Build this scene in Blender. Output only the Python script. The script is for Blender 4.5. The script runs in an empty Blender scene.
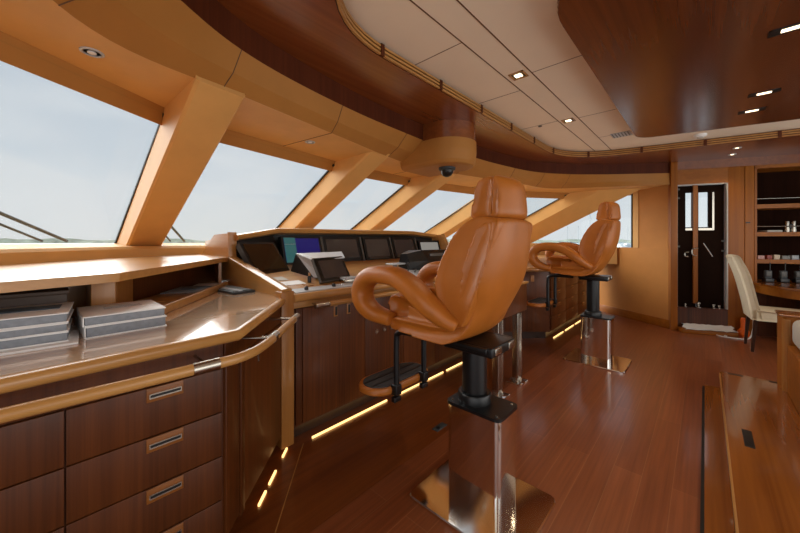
import bpy, bmesh, math, random
from mathutils import Vector, Matrix
random.seed(7)
S = bpy.context.scene
COL = S.collection
R = math.radians
PI = math.pi

# ------------------------------------------------------------------ camera, sky, exposure
cam = bpy.data.cameras.new('camera')
cam.sensor_width = 36.0
cam.lens = 36.0 * 327.0 / 800.0
cam.shift_y = -25.5 / 800.0
cam.clip_start = 0.02
cam.clip_end = 20000
camo = bpy.data.objects.new('camera', cam)
COL.objects.link(camo)
camo.location = (0, 0, 1.3)
camo.rotation_euler = (R(90), 0, R(43.0))
S.camera = camo

S.view_settings.view_transform = 'Standard'
S.view_settings.look = 'None'
S.view_settings.gamma = 1.0
S.view_settings.use_curve_mapping = False
S.view_settings.exposure = 0.42
SKY = 0.71
WARM = (1.0, 0.78, 0.52)

w = bpy.data.worlds.new('sky')
S.world = w
w.use_nodes = True
nt = w.node_tree
bg = nt.nodes['Background']
tc = nt.nodes.new('ShaderNodeTexCoord')
sx = nt.nodes.new('ShaderNodeSeparateXYZ')
nt.links.new(tc.outputs['Generated'], sx.inputs[0])
rp = nt.nodes.new('ShaderNodeValToRGB')
rp.color_ramp.elements[0].position = 0.0
rp.color_ramp.elements[0].color = (0.86, 0.87, 0.87, 1)
rp.color_ramp.elements[1].position = 0.6
rp.color_ramp.elements[1].color = (0.52, 0.60, 0.71, 1)
e = rp.color_ramp.elements.new(0.18)
e.color = (0.74, 0.78, 0.83, 1)
nt.links.new(sx.outputs['Z'], rp.inputs[0])
mp = nt.nodes.new('ShaderNodeMapping')
mp.inputs['Scale'].default_value = (1.6, 1.6, 5.0)
nt.links.new(tc.outputs['Generated'], mp.inputs[0])
nz = nt.nodes.new('ShaderNodeTexNoise')
nz.inputs['Scale'].default_value = 1.7
nz.inputs['Detail'].default_value = 5
nt.links.new(mp.outputs[0], nz.inputs['Vector'])
cr = nt.nodes.new('ShaderNodeValToRGB')
cr.color_ramp.elements[0].position = 0.42
cr.color_ramp.elements[0].color = (0, 0, 0, 1)
cr.color_ramp.elements[1].position = 0.66
cr.color_ramp.elements[1].color = (1, 1, 1, 1)
nt.links.new(nz.outputs['Fac'], cr.inputs[0])
mx = nt.nodes.new('ShaderNodeMixRGB')
mx.inputs[2].default_value = (0.86, 0.87, 0.89, 1)
mm = nt.nodes.new('ShaderNodeMath')
mm.operation = 'MULTIPLY'
mm.inputs[1].default_value = 0.75
nt.links.new(cr.outputs[0], mm.inputs[0])
nt.links.new(mm.outputs[0], mx.inputs[0])
nt.links.new(rp.outputs[0], mx.inputs[1])
nt.links.new(mx.outputs[0], bg.inputs[0])
bg.inputs[1].default_value = SKY

# soft overcast sun from ahead, and added lamps that brighten the room from behind and to port of the camera
def lamp_area(name, loc, rot, sx_, sy_, energy, col):
    l = bpy.data.lights.new(name, 'AREA')
    l.shape = 'RECTANGLE'
    l.size, l.size_y = sx_, sy_
    l.energy = energy
    l.color = col
    o = bpy.data.objects.new(name, l)
    COL.objects.link(o)
    o.location = loc
    o.rotation_euler = rot
    return o
sun = bpy.data.lights.new('sun', 'SUN')
sun.energy = 6.0
sun.angle = R(70)
sun.color = (1.0, 0.96, 0.90)
suno = bpy.data.objects.new('sun', sun)
COL.objects.link(suno)
suno.rotation_euler = Vector((0.85, 0.15, -0.50)).to_track_quat('-Z', 'Y').to_euler()
lamp_area('aft_fill_light', (2.7, 2.9, 1.3), (0, R(90), 0), 2.0, 5.0, 38, (1.0, 0.93, 0.84))
lamp_area('port_fill_light', (0.9, -1.5, 1.4), (R(90), 0, 0), 3.4, 1.6, 12, (1.0, 0.95, 0.88))

# ------------------------------------------------------------------ materials
def lin(h):
    h = h.lstrip('#')
    o = []
    for i in (0, 2, 4):
        c = int(h[i:i + 2], 16) / 255
        o.append(c / 12.92 if c <= 0.04045 else ((c + 0.055) / 1.055) ** 2.4)
    return (*o, 1)

def newmat(name):
    m = bpy.data.materials.new(name)
    m.use_nodes = True
    return m, m.node_tree, m.node_tree.nodes['Principled BSDF']

def plain(name, hexc, rough=0.5, metal=0.0, var=0.06, scale=8.0, bump=0.0, bscale=200.0, coat=0.0, spec=0.5):
    m, t, b = newmat(name)
    c = lin(hexc)
    tcx = t.nodes.new('ShaderNodeTexCoord')
    n = t.nodes.new('ShaderNodeTexNoise')
    n.inputs['Scale'].default_value = scale
    n.inputs['Detail'].default_value = 4
    t.links.new(tcx.outputs['Object'], n.inputs['Vector'])
    r = t.nodes.new('ShaderNodeValToRGB')
    r.color_ramp.elements[0].position = 0.3
    r.color_ramp.elements[1].position = 0.7
    r.color_ramp.elements[0].color = (c[0] * (1 - var), c[1] * (1 - var), c[2] * (1 - var), 1)
    r.color_ramp.elements[1].color = (min(1, c[0] * (1 + var)), min(1, c[1] * (1 + var)), min(1, c[2] * (1 + var)), 1)
    t.links.new(n.outputs['Fac'], r.inputs[0])
    t.links.new(r.outputs[0], b.inputs['Base Color'])
    b.inputs['Roughness'].default_value = rough
    b.inputs['Metallic'].default_value = metal
    b.inputs['Specular IOR Level'].default_value = spec
    b.inputs['Coat Weight'].default_value = coat
    b.inputs['Coat Roughness'].default_value = 0.08
    if bump:
        n2 = t.nodes.new('ShaderNodeTexNoise')
        n2.inputs['Scale'].default_value = bscale
        n2.inputs['Detail'].default_value = 3
        t.links.new(tcx.outputs['Object'], n2.inputs['Vector'])
        bp = t.nodes.new('ShaderNodeBump')
        bp.inputs['Strength'].default_value = bump
        bp.inputs['Distance'].default_value = 0.002
        t.links.new(n2.outputs['Fac'], bp.inputs['Height'])
        t.links.new(bp.outputs[0], b.inputs['Normal'])
    return m

def wood(name, h1, h2, axis=2, across=55.0, along=1.3, rough=0.35, coat=0.0, spec=0.5, lo=0.32, hi=0.68):
    m, t, b = newmat(name)
    tcx = t.nodes.new('ShaderNodeTexCoord')
    mpn = t.nodes.new('ShaderNodeMapping')
    sc = [across] * 3
    sc[axis] = along
    mpn.inputs['Scale'].default_value = sc
    t.links.new(tcx.outputs['Object'], mpn.inputs[0])
    n = t.nodes.new('ShaderNodeTexNoise')
    n.inputs['Scale'].default_value = 1.0
    n.inputs['Detail'].default_value = 6
    n.inputs['Roughness'].default_value = 0.6
    n.inputs['Distortion'].default_value = 0.4
    t.links.new(mpn.outputs[0], n.inputs['Vector'])
    sc2 = [5.0] * 3
    sc2[axis] = 0.5
    mp2 = t.nodes.new('ShaderNodeMapping')
    mp2.inputs['Scale'].default_value = sc2
    t.links.new(tcx.outputs['Object'], mp2.inputs[0])
    n2 = t.nodes.new('ShaderNodeTexNoise')
    n2.inputs['Scale'].default_value = 1.0
    n2.inputs['Detail'].default_value = 2
    t.links.new(mp2.outputs[0], n2.inputs['Vector'])
    mxn = t.nodes.new('ShaderNodeMath')
    mxn.operation = 'MULTIPLY_ADD'
    mxn.inputs[1].default_value = 0.6
    t.links.new(n.outputs['Fac'], mxn.inputs[0])
    m2 = t.nodes.new('ShaderNodeMath')
    m2.operation = 'MULTIPLY'
    m2.inputs[1].default_value = 0.4
    t.links.new(n2.outputs['Fac'], m2.inputs[0])
    t.links.new(m2.outputs[0], mxn.inputs[2])
    r = t.nodes.new('ShaderNodeValToRGB')
    r.color_ramp.elements[0].position = lo
    r.color_ramp.elements[1].position = hi
    r.color_ramp.elements[0].color = lin(h1)
    r.color_ramp.elements[1].color = lin(h2)
    t.links.new(mxn.outputs[0], r.inputs[0])
    t.links.new(r.outputs[0], b.inputs['Base Color'])
    b.inputs['Roughness'].default_value = rough
    b.inputs['Specular IOR Level'].default_value = spec
    b.inputs['Coat Weight'].default_value = coat
    b.inputs['Coat Roughness'].default_value = 0.06
    return m

def planks(name, h1, h2, hm, width=0.13, length=1.9, rough=0.3, coat=0.35):
    m, t, b = newmat(name)
    tcx = t.nodes.new('ShaderNodeTexCoord')
    sp = t.nodes.new('ShaderNodeSeparateXYZ')
    t.links.new(tcx.outputs['Object'], sp.inputs[0])
    cb = t.nodes.new('ShaderNodeCombineXYZ')
    t.links.new(sp.outputs['Y'], cb.inputs['X'])
    t.links.new(sp.outputs['X'], cb.inputs['Y'])
    bk = t.nodes.new('ShaderNodeTexBrick')
    bk.inputs['Scale'].default_value = 1.0
    bk.inputs['Brick Width'].default_value = length
    bk.inputs['Row Height'].default_value = width
    bk.inputs['Mortar Size'].default_value = 0.0012
    bk.inputs['Mortar Smooth'].default_value = 0.0
    bk.inputs['Bias'].default_value = 0.0
    bk.offset = 0.43
    bk.inputs['Color1'].default_value = lin(h1)
    bk.inputs['Color2'].default_value = lin(h2)
    bk.inputs['Mortar'].default_value = lin(hm)
    t.links.new(cb.outputs[0], bk.inputs['Vector'])
    mpn = t.nodes.new('ShaderNodeMapping')
    mpn.inputs['Scale'].default_value = (60, 1.6, 60)
    t.links.new(tcx.outputs['Object'], mpn.inputs[0])
    n = t.nodes.new('ShaderNodeTexNoise')
    n.inputs['Scale'].default_value = 1.0
    n.inputs['Detail'].default_value = 5
    t.links.new(mpn.outputs[0], n.inputs['Vector'])
    mr = t.nodes.new('ShaderNodeMapRange')
    mr.inputs['From Min'].default_value = 0.3
    mr.inputs['From Max'].default_value = 0.7
    mr.inputs['To Min'].default_value = 0.78
    mr.inputs['To Max'].default_value = 1.15
    t.links.new(n.outputs['Fac'], mr.inputs[0])
    ml = t.nodes.new('ShaderNodeMixRGB')
    ml.blend_type = 'MULTIPLY'
    ml.inputs[0].default_value = 1.0
    t.links.new(bk.outputs['Color'], ml.inputs[1])
    t.links.new(mr.outputs[0], ml.inputs[2])
    t.links.new(ml.outputs[0], b.inputs['Base Color'])
    b.inputs['Roughness'].default_value = rough
    b.inputs['Coat Weight'].default_value = coat
    b.inputs['Coat Roughness'].default_value = 0.12
    return m

def emit(name, col, s):
    m = bpy.data.materials.new(name)
    m.use_nodes = True
    t = m.node_tree
    t.nodes.clear()
    o = t.nodes.new('ShaderNodeOutputMaterial')
    em = t.nodes.new('ShaderNodeEmission')
    em.inputs[0].default_value = (*col, 1)
    em.inputs[1].default_value = s
    t.links.new(em.outputs[0], o.inputs[0])
    return m

def glassmat(name, tint=(0.93, 0.96, 0.97)):
    m = bpy.data.materials.new(name)
    m.use_nodes = True
    t = m.node_tree
    t.nodes.clear()
    o = t.nodes.new('ShaderNodeOutputMaterial')
    tr = t.nodes.new('ShaderNodeBsdfTransparent')
    tr.inputs[0].default_value = (*tint, 1)
    gl = t.nodes.new('ShaderNodeBsdfGlossy')
    gl.inputs['Roughness'].default_value = 0.02
    lwt = t.nodes.new('ShaderNodeLayerWeight')
    pw = t.nodes.new('ShaderNodeMath')
    pw.operation = 'POWER'
    pw.inputs[1].default_value = 5.0
    t.links.new(lwt.outputs['Facing'], pw.inputs[0])
    fr = t.nodes.new('ShaderNodeMath')
    fr.operation = 'MULTIPLY_ADD'
    fr.inputs[1].default_value = 0.35
    fr.inputs[2].default_value = 0.025
    t.links.new(pw.outputs[0], fr.inputs[0])
    mxs = t.nodes.new('ShaderNodeMixShader')
    t.links.new(fr.outputs[0], mxs.inputs[0])
    t.links.new(tr.outputs[0], mxs.inputs[1])
    t.links.new(gl.outputs[0], mxs.inputs[2])
    t.links.new(mxs.outputs[0], o.inputs[0])
    return m

M = {}
M['floor'] = planks('mahogany_planks', '#90502d', '#824525', '#9c6642')
M['floor_dark'] = wood('border_planks', '#653012', '#86471b', 1, 40, 0.8, 0.28, 0.3)
M['cab'] = wood('dark_mahogany', '#3b1b08', '#663515', 2, 60, 1.1, 0.38, 0.06, 0.3)
M['cab2'] = wood('mahogany_panel', '#431f09', '#703b17', 2, 60, 1.1, 0.38, 0.06, 0.3)
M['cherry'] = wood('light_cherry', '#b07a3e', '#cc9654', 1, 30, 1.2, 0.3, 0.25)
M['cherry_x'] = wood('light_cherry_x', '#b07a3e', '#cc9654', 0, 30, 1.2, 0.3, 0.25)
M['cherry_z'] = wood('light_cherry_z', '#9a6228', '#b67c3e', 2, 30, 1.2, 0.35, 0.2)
M['counter'] = wood('lacquered_top', '#cba687', '#dcbc9c', 1, 22, 2.0, 0.10, 1.0)
M['counter'].node_tree.nodes['Principled BSDF'].inputs['Coat IOR'].default_value = 1.8
M['walnut_ceiling'] = wood('lacquered_mahogany_x', '#4f240e', '#733b18', 1, 26, 0.5, 0.24, 0.25)
M['ring'] = wood('lacquered_mahogany', '#693416', '#8c4b22', 1, 26, 0.5, 0.25, 0.3)
for k_ in ('walnut_ceiling', 'ring'):
    M[k_].node_tree.nodes['Principled BSDF'].inputs['Coat Roughness'].default_value = 0.22
M['band'] = wood('dark_band', '#421a0b', '#5c2a12', 2, 40, 0.8, 0.5, 0.0, 0.15)
M['farwood'] = wood('cherry_wall', '#85480d', '#a8641a', 2, 24, 0.7, 0.45, 0.05, 0.3)
M['farwood_x'] = wood('cherry_wall_h', '#85480d', '#a8641a', 0, 24, 0.7, 0.45, 0.05, 0.3)
M['leather'] = plain('tan_leather_lit', '#dba763', 0.6, 0, 0.05, 5, 0.15, 300, spec=0.3)  # soffit tone: colour lightened to stand in for light from the windows
M['leather_shaded'] = plain('tan_leather_shaded', '#ad7537', 0.6, 0, 0.05, 5, 0.15, 300, spec=0.3)  # the same leather with shade put into its colour, for the fascia
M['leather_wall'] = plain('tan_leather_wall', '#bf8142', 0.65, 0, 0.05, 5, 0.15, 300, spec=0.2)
M['seatleather'] = plain('saddle_leather', '#b36722', 0.40, 0, 0.08, 9, 0.12, 260, spec=0.45)
M['white'] = plain('ceiling_white', '#f0dfc8', 0.55, 0, 0.02, 3)
M['seam'] = plain('seam_brown', '#6b4a30', 0.7)
M['slat'] = wood('slat_wood', '#a06c36', '#bd8848', 1, 20, 1.0, 0.35, 0.2)
M['black'] = plain('black_paint', '#111112', 0.35, 0, 0.1)
M['rubber'] = plain('grey_rubber', '#3c4043', 0.6, 0, 0.1)
M['gasket'] = plain('black_gasket', '#17130f', 0.6)
M['chrome'] = plain('polished_steel', '#efebe5', 0.09, 1.0, 0.01)
M['steel'] = plain('brushed_steel', '#b9b2a6', 0.25, 1.0, 0.03)
M['screen'] = plain('dark_screen', '#1a1614', 0.08, 0, 0.1, spec=0.6)
M['bezel'] = plain('bezel_black', '#141312', 0.35)
M['bezelgrey'] = plain('bezel_grey', '#55524d', 0.4)
M['silver'] = plain('silver_plastic', '#b7b8ba', 0.35)
M['paper'] = plain('white_paper', '#f0efed', 0.6, 0, 0.02)
M['pages'] = plain('page_edges', '#8b9097', 0.7, 0, 0.12, 60)
M['binderblue'] = plain('blue_grey_card', '#5d7180', 0.4)
M['cardbrown'] = plain('brown_leather_box', '#4a3526', 0.5)
M['cream'] = plain('cream_upholstery', '#d3c6ab', 0.75, 0, 0.04, 12, 0.2, 200)
M['darkleg'] = wood('dark_leg', '#2a1509', '#3b2010', 2, 30, 1, 0.35)
M['orange'] = plain('orange_plastic', '#f26a12', 0.4)
M['whiteplastic'] = plain('white_cable', '#e6e2da', 0.5)
M['fabric'] = plain('pale_grey_fabric', '#c7c3ba', 0.85, 0, 0.06, 25)
M['darkrec'] = plain('dark_recess', '#1f120b', 0.85, spec=0.05)
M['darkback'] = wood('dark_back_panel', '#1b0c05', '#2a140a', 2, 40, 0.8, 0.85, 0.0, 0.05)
M['pullwood'] = wood('pull_wood', '#7c4718', '#965a24', 1, 30, 1.2, 0.35, 0.1)
M['hatch'] = wood('hatch_wood', '#79421a', '#9c5b22', 1, 26, 0.6, 0.16, 0.6)
M['glass'] = glassmat('clear_glass')
M['led'] = emit('led_warm', (1.0, 0.58, 0.20), 1.9)
M['lamp'] = emit('lamp_warm', (1.0, 0.80, 0.52), 3.5)
M['sea'] = plain('sea', '#a9b5bb', 0.35, 0, 0.1, 0.02)
M['shore'] = plain('shore_green', '#96a091', 0.9, 0, 0.3, 0.03)
M['boatwhite'] = plain('boat_white', '#e9ecee', 0.4)
M['boatblue'] = plain('boat_blue', '#44607c', 0.4)
M['mast'] = plain('mast_grey', '#aab0b4', 0.4)
M['greenscr'] = plain('chart_green', '#2c6c62', 0.15, 0, 0.5, 14)
M['bluescr'] = plain('chart_blue', '#1b1c7a', 0.12, 0, 0.1)

# chart display: teal land beside deep blue water, a lit screen
def screen_emit(name, hexc, s):
    m, t, b = newmat(name)
    b.inputs['Base Color'].default_value = (0.01, 0.01, 0.01, 1)
    b.inputs['Roughness'].default_value = 0.1
    b.inputs['Emission Color'].default_value = lin(hexc)
    b.inputs['Emission Strength'].default_value = s
    return m
M['scr_blue'] = screen_emit('lit_blue', '#25249a', 0.22)
M['scr_teal'] = screen_emit('lit_teal', '#4a8c8c', 0.28)
M['scr_dim'] = screen_emit('lit_dim', '#4a3a32', 0.25)
M['scr_grey'] = screen_emit('lit_grey', '#b9b4ac', 0.35)

# ------------------------------------------------------------------ geometry helpers
def sstep(a, b, x):
    t = max(0.0, min(1.0, (x - a) / (b - a)))
    return t * t * (3 - 2 * t)

class MB:
    def __init__(s):
        s.v, s.f, s.m = [], [], []
    def add(s, vs, fs, mat=0):
        o = len(s.v)
        s.v += [tuple(q) for q in vs]
        for f in fs:
            s.f.append(tuple(i + o for i in f))
            s.m.append(mat)
        return s
    def box(s, x0, y0, z0, x1, y1, z1, bev=0.0, mat=0, M4=None):
        bm = bmesh.new()
        bmesh.ops.create_cube(bm, size=1)
        for q in bm.verts:
            q.co = Vector(((x0 + x1) / 2 + q.co.x * (x1 - x0), (y0 + y1) / 2 + q.co.y * (y1 - y0), (z0 + z1) / 2 + q.co.z * (z1 - z0)))
        if bev:
            bmesh.ops.bevel(bm, geom=bm.edges[:], offset=bev, segments=3, profile=0.5, affect='EDGES')
        return s.bm(bm, mat, M4)
    def bm(s, bm, mat=0, M4=None):
        if M4 is not None:
            bmesh.ops.transform(bm, matrix=M4, verts=bm.verts[:])
        bm.verts.index_update()
        s.add([q.co for q in bm.verts], [[q.index for q in f.verts] for f in bm.faces], mat)
        bm.free()
        return s
    def obox(s, p, q, z0, z1, t0, t1, bev=0.0, mat=0):
        # box along the ground line p-q, from offset t0 to t1 along its left normal
        d = Vector((q[0] - p[0], q[1] - p[1], 0))
        L = d.length
        a = math.atan2(d.y, d.x)
        M4 = Matrix.Translation((p[0], p[1], 0)) @ Matrix.Rotation(a, 4, 'Z')
        return s.box(0, min(t0, t1), z0, L, max(t0, t1), z1, bev, mat, M4)
    def poly(s, pts, z0, z1, mat=0):
        # vertical prism from an outline
        n = len(pts)
        vs = [(p[0], p[1], z0) for p in pts] + [(p[0], p[1], z1) for p in pts]
        ar = sum(pts[i][0] * pts[(i + 1) % n][1] - pts[(i + 1) % n][0] * pts[i][1] for i in range(n))
        fs = [(i, (i + 1) % n, n + (i + 1) % n, n + i) for i in range(n)]
        fs += [tuple(range(n))[::-1], tuple(range(n, 2 * n))]
        if ar < 0:
            fs = [f[::-1] for f in fs]
        return s.add(vs, fs, mat)
    def xz(s, pts, y0, y1, mat=0):
        n = len(pts)
        vs = [(p[0], y0, p[1]) for p in pts] + [(p[0], y1, p[1]) for p in pts]
        fs = [(i, (i + 1) % n, n + (i + 1) % n, n + i) for i in range(n)]
        fs += [tuple(range(n))[::-1], tuple(range(n, 2 * n))]
        s.add(vs, fs, mat)
        return s
    def strip(s, A, B, mat=0):
        n = len(A)
        s.add(list(A) + list(B), [(i, i + 1, n + i + 1, n + i) for i in range(n - 1)], mat)
        return s
    def tube(s, path, rad, n=12, smooth=0, ry=None, lat=None, power=2.0, caps=True, mat=0):
        P = [Vector(p) for p in path]
        if smooth:
            P = catmull(P, smooth)
        m = len(P)
        rings = []
        up = None
        for i in range(m):
            t = (P[min(i + 1, m - 1)] - P[max(i - 1, 0)]).normalized()
            if lat is not None:
                a = Vector(lat)
                a = (a - t * a.dot(t)).normalized()
            else:
                if up is None:
                    up = Vector((0, 0, 1)) if abs(t.z) < 0.9 else Vector((1, 0, 0))
                a = (up - t * up.dot(t)).normalized()
                up = a
            b = t.cross(a)
            u = i / (m - 1) if m > 1 else 0
            ra = rad(u) if callable(rad) else rad
            rb = ra if ry is None else (ry(u) if callable(ry) else ry)
            ring = []
            for k in range(n):
                th = 2 * PI * k / n
                cx, sy = math.cos(th), math.sin(th)
                if power != 2.0:
                    cx = math.copysign(abs(cx) ** (2 / power), cx)
                    sy = math.copysign(abs(sy) ** (2 / power), sy)
                ring.append(P[i] + a * (cx * ra) + b * (sy * rb))
            rings.append(ring)
        vs = [q for r_ in rings for q in r_]
        fs = [(i * n + k, i * n + (k + 1) % n, (i + 1) * n + (k + 1) % n, (i + 1) * n + k) for i in range(m - 1) for k in range(n)]
        if caps:
            fs += [tuple(range(n))[::-1], tuple(range((m - 1) * n, m * n))]
        return s.add(vs, fs, mat)
    def lathe(s, prof, c, n=32, mat=0, M4=None):
        m = len(prof)
        vs = []
        for r_, z in prof:
            for k in range(n):
                th = 2 * PI * k / n
                q = Vector((r_ * math.cos(th), r_ * math.sin(th), z))
                if M4 is not None:
                    q = M4 @ q
                vs.append((c[0] + q.x, c[1] + q.y, c[2] + q.z))
        fs = [(i * n + k, i * n + (k + 1) % n, (i + 1) * n + (k + 1) % n, (i + 1) * n + k) for i in range(m - 1) for k in range(n)]
        fs += [tuple(range(n))[::-1], tuple(range((m - 1) * n, m * n))]
        return s.add(vs, fs, mat)
    def pad(s, prof, hw, rnd, nv=9, nr=5, warp=None, mat=0):
        # profile (u,z) swept across v in [-hw,hw], rim rounded by rnd; warp(u,v,z)->(u,v,z)
        n = len(prof)
        ar = sum(prof[i][0] * prof[(i + 1) % n][1] - prof[(i + 1) % n][0] * prof[i][1] for i in range(n))
        sg = 1 if ar > 0 else -1
        nor = []
        for i in range(n):
            a = Vector(prof[(i + 1) % n]) - Vector(prof[i - 1])
            a.normalize()
            nor.append(Vector((-a.y, a.x)) * sg)
        rows = []
        for k in range(nr + 1):
            th = PI / 2 * k / nr
            rows.append((-hw + rnd * (1 - math.sin(th)), rnd * (1 - math.cos(PI / 2 - th))))
        for k in range(1, nv):
            rows.append((-hw + rnd + (2 * hw - 2 * rnd) * k / nv, 0.0))
        for k in range(nr, -1, -1):
            th = PI / 2 * k / nr
            rows.append((hw - rnd * (1 - math.sin(th)), rnd * (1 - math.cos(PI / 2 - th))))
        vs = []
        for v, ins in rows:
            for i in range(n):
                u = prof[i][0] + nor[i].x * ins
                z = prof[i][1] + nor[i].y * ins
                q = (u, v, z)
                vs.append(warp(*q) if warp else q)
        m = len(rows)
        fs = [(j * n + i, j * n + (i + 1) % n, (j + 1) * n + (i + 1) % n, (j + 1) * n + i) for j in range(m - 1) for i in range(n)]
        fs += [tuple(range(n))[::-1], tuple(range((m - 1) * n, m * n))]
        return s.add(vs, fs, mat)
    def xf(s, M4):
        s.v = [tuple(M4 @ Vector(q)) for q in s.v]
        return s

def catmull(P, k, closed=False):
    P = [Vector(p) for p in P]
    n = len(P)
    out = []
    rng = n if closed else n - 1
    for i in range(rng):
        if closed:
            p0, p1, p2, p3 = P[i - 1], P[i], P[(i + 1) % n], P[(i + 2) % n]
        else:
            p1, p2 = P[i], P[i + 1]
            p0 = P[i - 1] if i > 0 else p1 * 2 - p2
            p3 = P[i + 2] if i + 2 < n else p2 * 2 - p1
        for j in range(k):
            t = j / k
            out.append(0.5 * ((2 * p1) + (p2 - p0) * t + (2 * p0 - 5 * p1 + 4 * p2 - p3) * t * t + (3 * p1 - p0 - 3 * p2 + p3) * t ** 3))
    if not closed:
        out.append(P[-1])
    return out

ORG = {}
def obj(name, mb, mat, parent=None, smooth=True, ang=38):
    mats = mat if isinstance(mat, (list, tuple)) else [mat]
    if parent is None:
        xs = [q[0] for q in mb.v]; ys = [q[1] for q in mb.v]; zs = [q[2] for q in mb.v]
        org = Vector(((min(xs) + max(xs)) / 2, (min(ys) + max(ys)) / 2, min(zs)))
    else:
        org = ORG[parent.name]
    me = bpy.data.meshes.new(name)
    me.from_pydata([(q[0] - org.x, q[1] - org.y, q[2] - org.z) for q in mb.v], [], mb.f)
    me.validate()
    bm = bmesh.new()
    bm.from_mesh(me)
    bmesh.ops.recalc_face_normals(bm, faces=bm.faces[:])
    bm.to_mesh(me)
    bm.free()
    for x in mats:
        me.materials.append(M[x] if isinstance(x, str) else x)
    if len(mats) > 1:
        for p, k in zip(me.polygons, mb.m):
            p.material_index = k
    if smooth:
        for p in me.polygons:
            p.use_smooth = True
        me.set_sharp_from_angle(angle=R(ang))
    o = bpy.data.objects.new(name, me)
    COL.objects.link(o)
    if parent is None:
        o.location = org
    else:
        o.parent = parent
    ORG[o.name] = org
    return o

def tag(o, label, cat, group=None, kind=None):
    o['label'] = label
    o['category'] = cat
    if group: o['group'] = group
    if kind: o['kind'] = kind
    return o

def thing(name, label, cat, loc, group=None):
    o = bpy.data.objects.new(name, None)
    o.empty_display_size = 0.1
    COL.objects.link(o)
    o.location = loc
    ORG[o.name] = Vector(loc)
    return tag(o, label, cat, group)

def struct(name, mb, mat, parent=None, label=None, **k):
    o = obj(name, mb, mat, parent, **k)
    if parent is None:
        o['kind'] = 'structure'
        if label: o['label'] = label
        o['category'] = name.split('_')[0]
    return o

CY0 = 2.77            # the room's centreline (it mirrors about y = CY0)
def mir(p):
    return (p[0], 2 * CY0 - p[1]) + tuple(p[2:])

# ------------------------------------------------------------------ floor
struct('floor', MB().box(-1.29, -1.2, -0.05, 2.6, 7.3, 0.0), 'floor', label='reddish mahogany plank floor of the wheelhouse', smooth=False)
struct('trim_1', MB().box(-3.2, -1.2, -0.05, -1.291, 7.3, 0.0), 'floor_dark', label='darker glossy wood border of the floor along the console', smooth=False)
struct('trim_2', MB().obox((-1.27, 0.575), (-1.885, 1.115), 0.0, 0.0012, 0, 0.005), 'slat', label='thin pale inlay line in the floor border', smooth=False)

# ------------------------------------------------------------------ curved ceiling: outer line O, fascia foot C, window head H (half tables by distance from the centreline)
Oh = [(-2.05, 0), (-2.03, .5), (-1.97, 1.2), (-1.82, 1.95), (-1.59, 2.4), (-1.20, 2.83), (-.38, 3.46)]
Ch = [(-2.35, 0), (-2.28, .5), (-2.12, 1.2), (-1.95, 1.95), (-1.80, 2.6), (-1.32, 2.95), (-.38, 3.43)]
Hh = [(-2.92, 0), (-2.91, .6), (-2.82, 1.3), (-2.66, 2.1), (-2.16, 2.85), (-1.7, 3.4), (-1.0, 4.0)]
def full(h):
    pts = [Vector((x, CY0 - d)) for x, d in h[::-1]] + [Vector((x, CY0 + d)) for x, d in h[1:]]
    return catmull(pts, 8)
O_, C_, H_ = full(Oh), full(Ch), full(Hh)
ZO, ZC, ZR, ZW = 2.30, 2.13, 2.45, 2.53

def v3(L_, z):
    return [(p.x, p.y, z) for p in L_]
# fascia with leather seams
mb = MB()
back = [(c.x - 0.05, c.y, ZO) for c in C_]
n = len(O_)
prof = []
for i in range(n):
    o, c = O_[i], C_[i]
    prof.append([(o.x, o.y, ZO), (o.x * .55 + c.x * .45, o.y * .55 + c.y * .45, ZO - .105), (o.x * .1 + c.x * .9, o.y * .1 + c.y * .9, ZC + .012), (c.x, c.y, ZC)])
for k in range(3):
    mb.strip([p[k] for p in prof], [p[k + 1] for p in prof])
fas = struct('trim_3', mb, 'leather_shaded', label='curved tan leather fascia above the windscreen')
# seams in the fascia: thin dark stitched grooves
for i in (22, 33, 44, 58, 66, 72, 75):
    pass
for i in (13, 22, 31, 40, 50, 58, 68, 76, 83):
    o, c = O_[i], C_[i]
    mbs = MB()
    pts = [(q[0] + 0.0015, q[1], q[2] - 0.0015) for q in prof[i]]
    mbs.tube(pts, 0.0022, 6)
    obj('seam', mbs, 'seam', fas)
# soffit
soff = struct('trim_4', MB().strip(v3(C_, ZC), v3(H_, ZC)), 'leather', label='tan leather soffit, coloured as lit, between fascia and windows')
for i in (31, 50, 68, 22):
    h, c = H_[i], C_[i]
    obj('seam', MB().tube([(c.x, c.y, ZC - .001), (h.x, h.y, ZC - .001)], 0.002, 6), 'seam', soff)
# dark band above the fascia
struct('trim_5', MB().strip(v3(O_, ZO), v3(O_, ZR)), 'band', label='dark mahogany band between fascia and ceiling surround')

# inner opening of the ring (grille line) : side lines flare with the side walls
def rounded(poly, rad, k=10):
    out = []
    n = len(poly)
    for i in range(n):
        p, a, b = Vector(poly[i]), Vector(poly[i - 1]), Vector(poly[(i + 1) % n])
        r_ = rad[i]
        if r_ == 0:
            out.append(p); continue
        d1, d2 = (a - p).normalized(), (b - p).normalized()
        p1, p2 = p + d1 * r_, p + d2 * r_
        for j in range(k + 1):
            t = j / k
            out.append(p1 * (1 - t) ** 2 + p * 2 * t * (1 - t) + p2 * t * t)
    return out
G_ = rounded([(2.5, .05), (-1.485, .86), (-1.485, 5.06), (2.5, 5.98)], [0, .60, .75, 0])
G_ = [G_[0]] + G_[1:]
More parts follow.
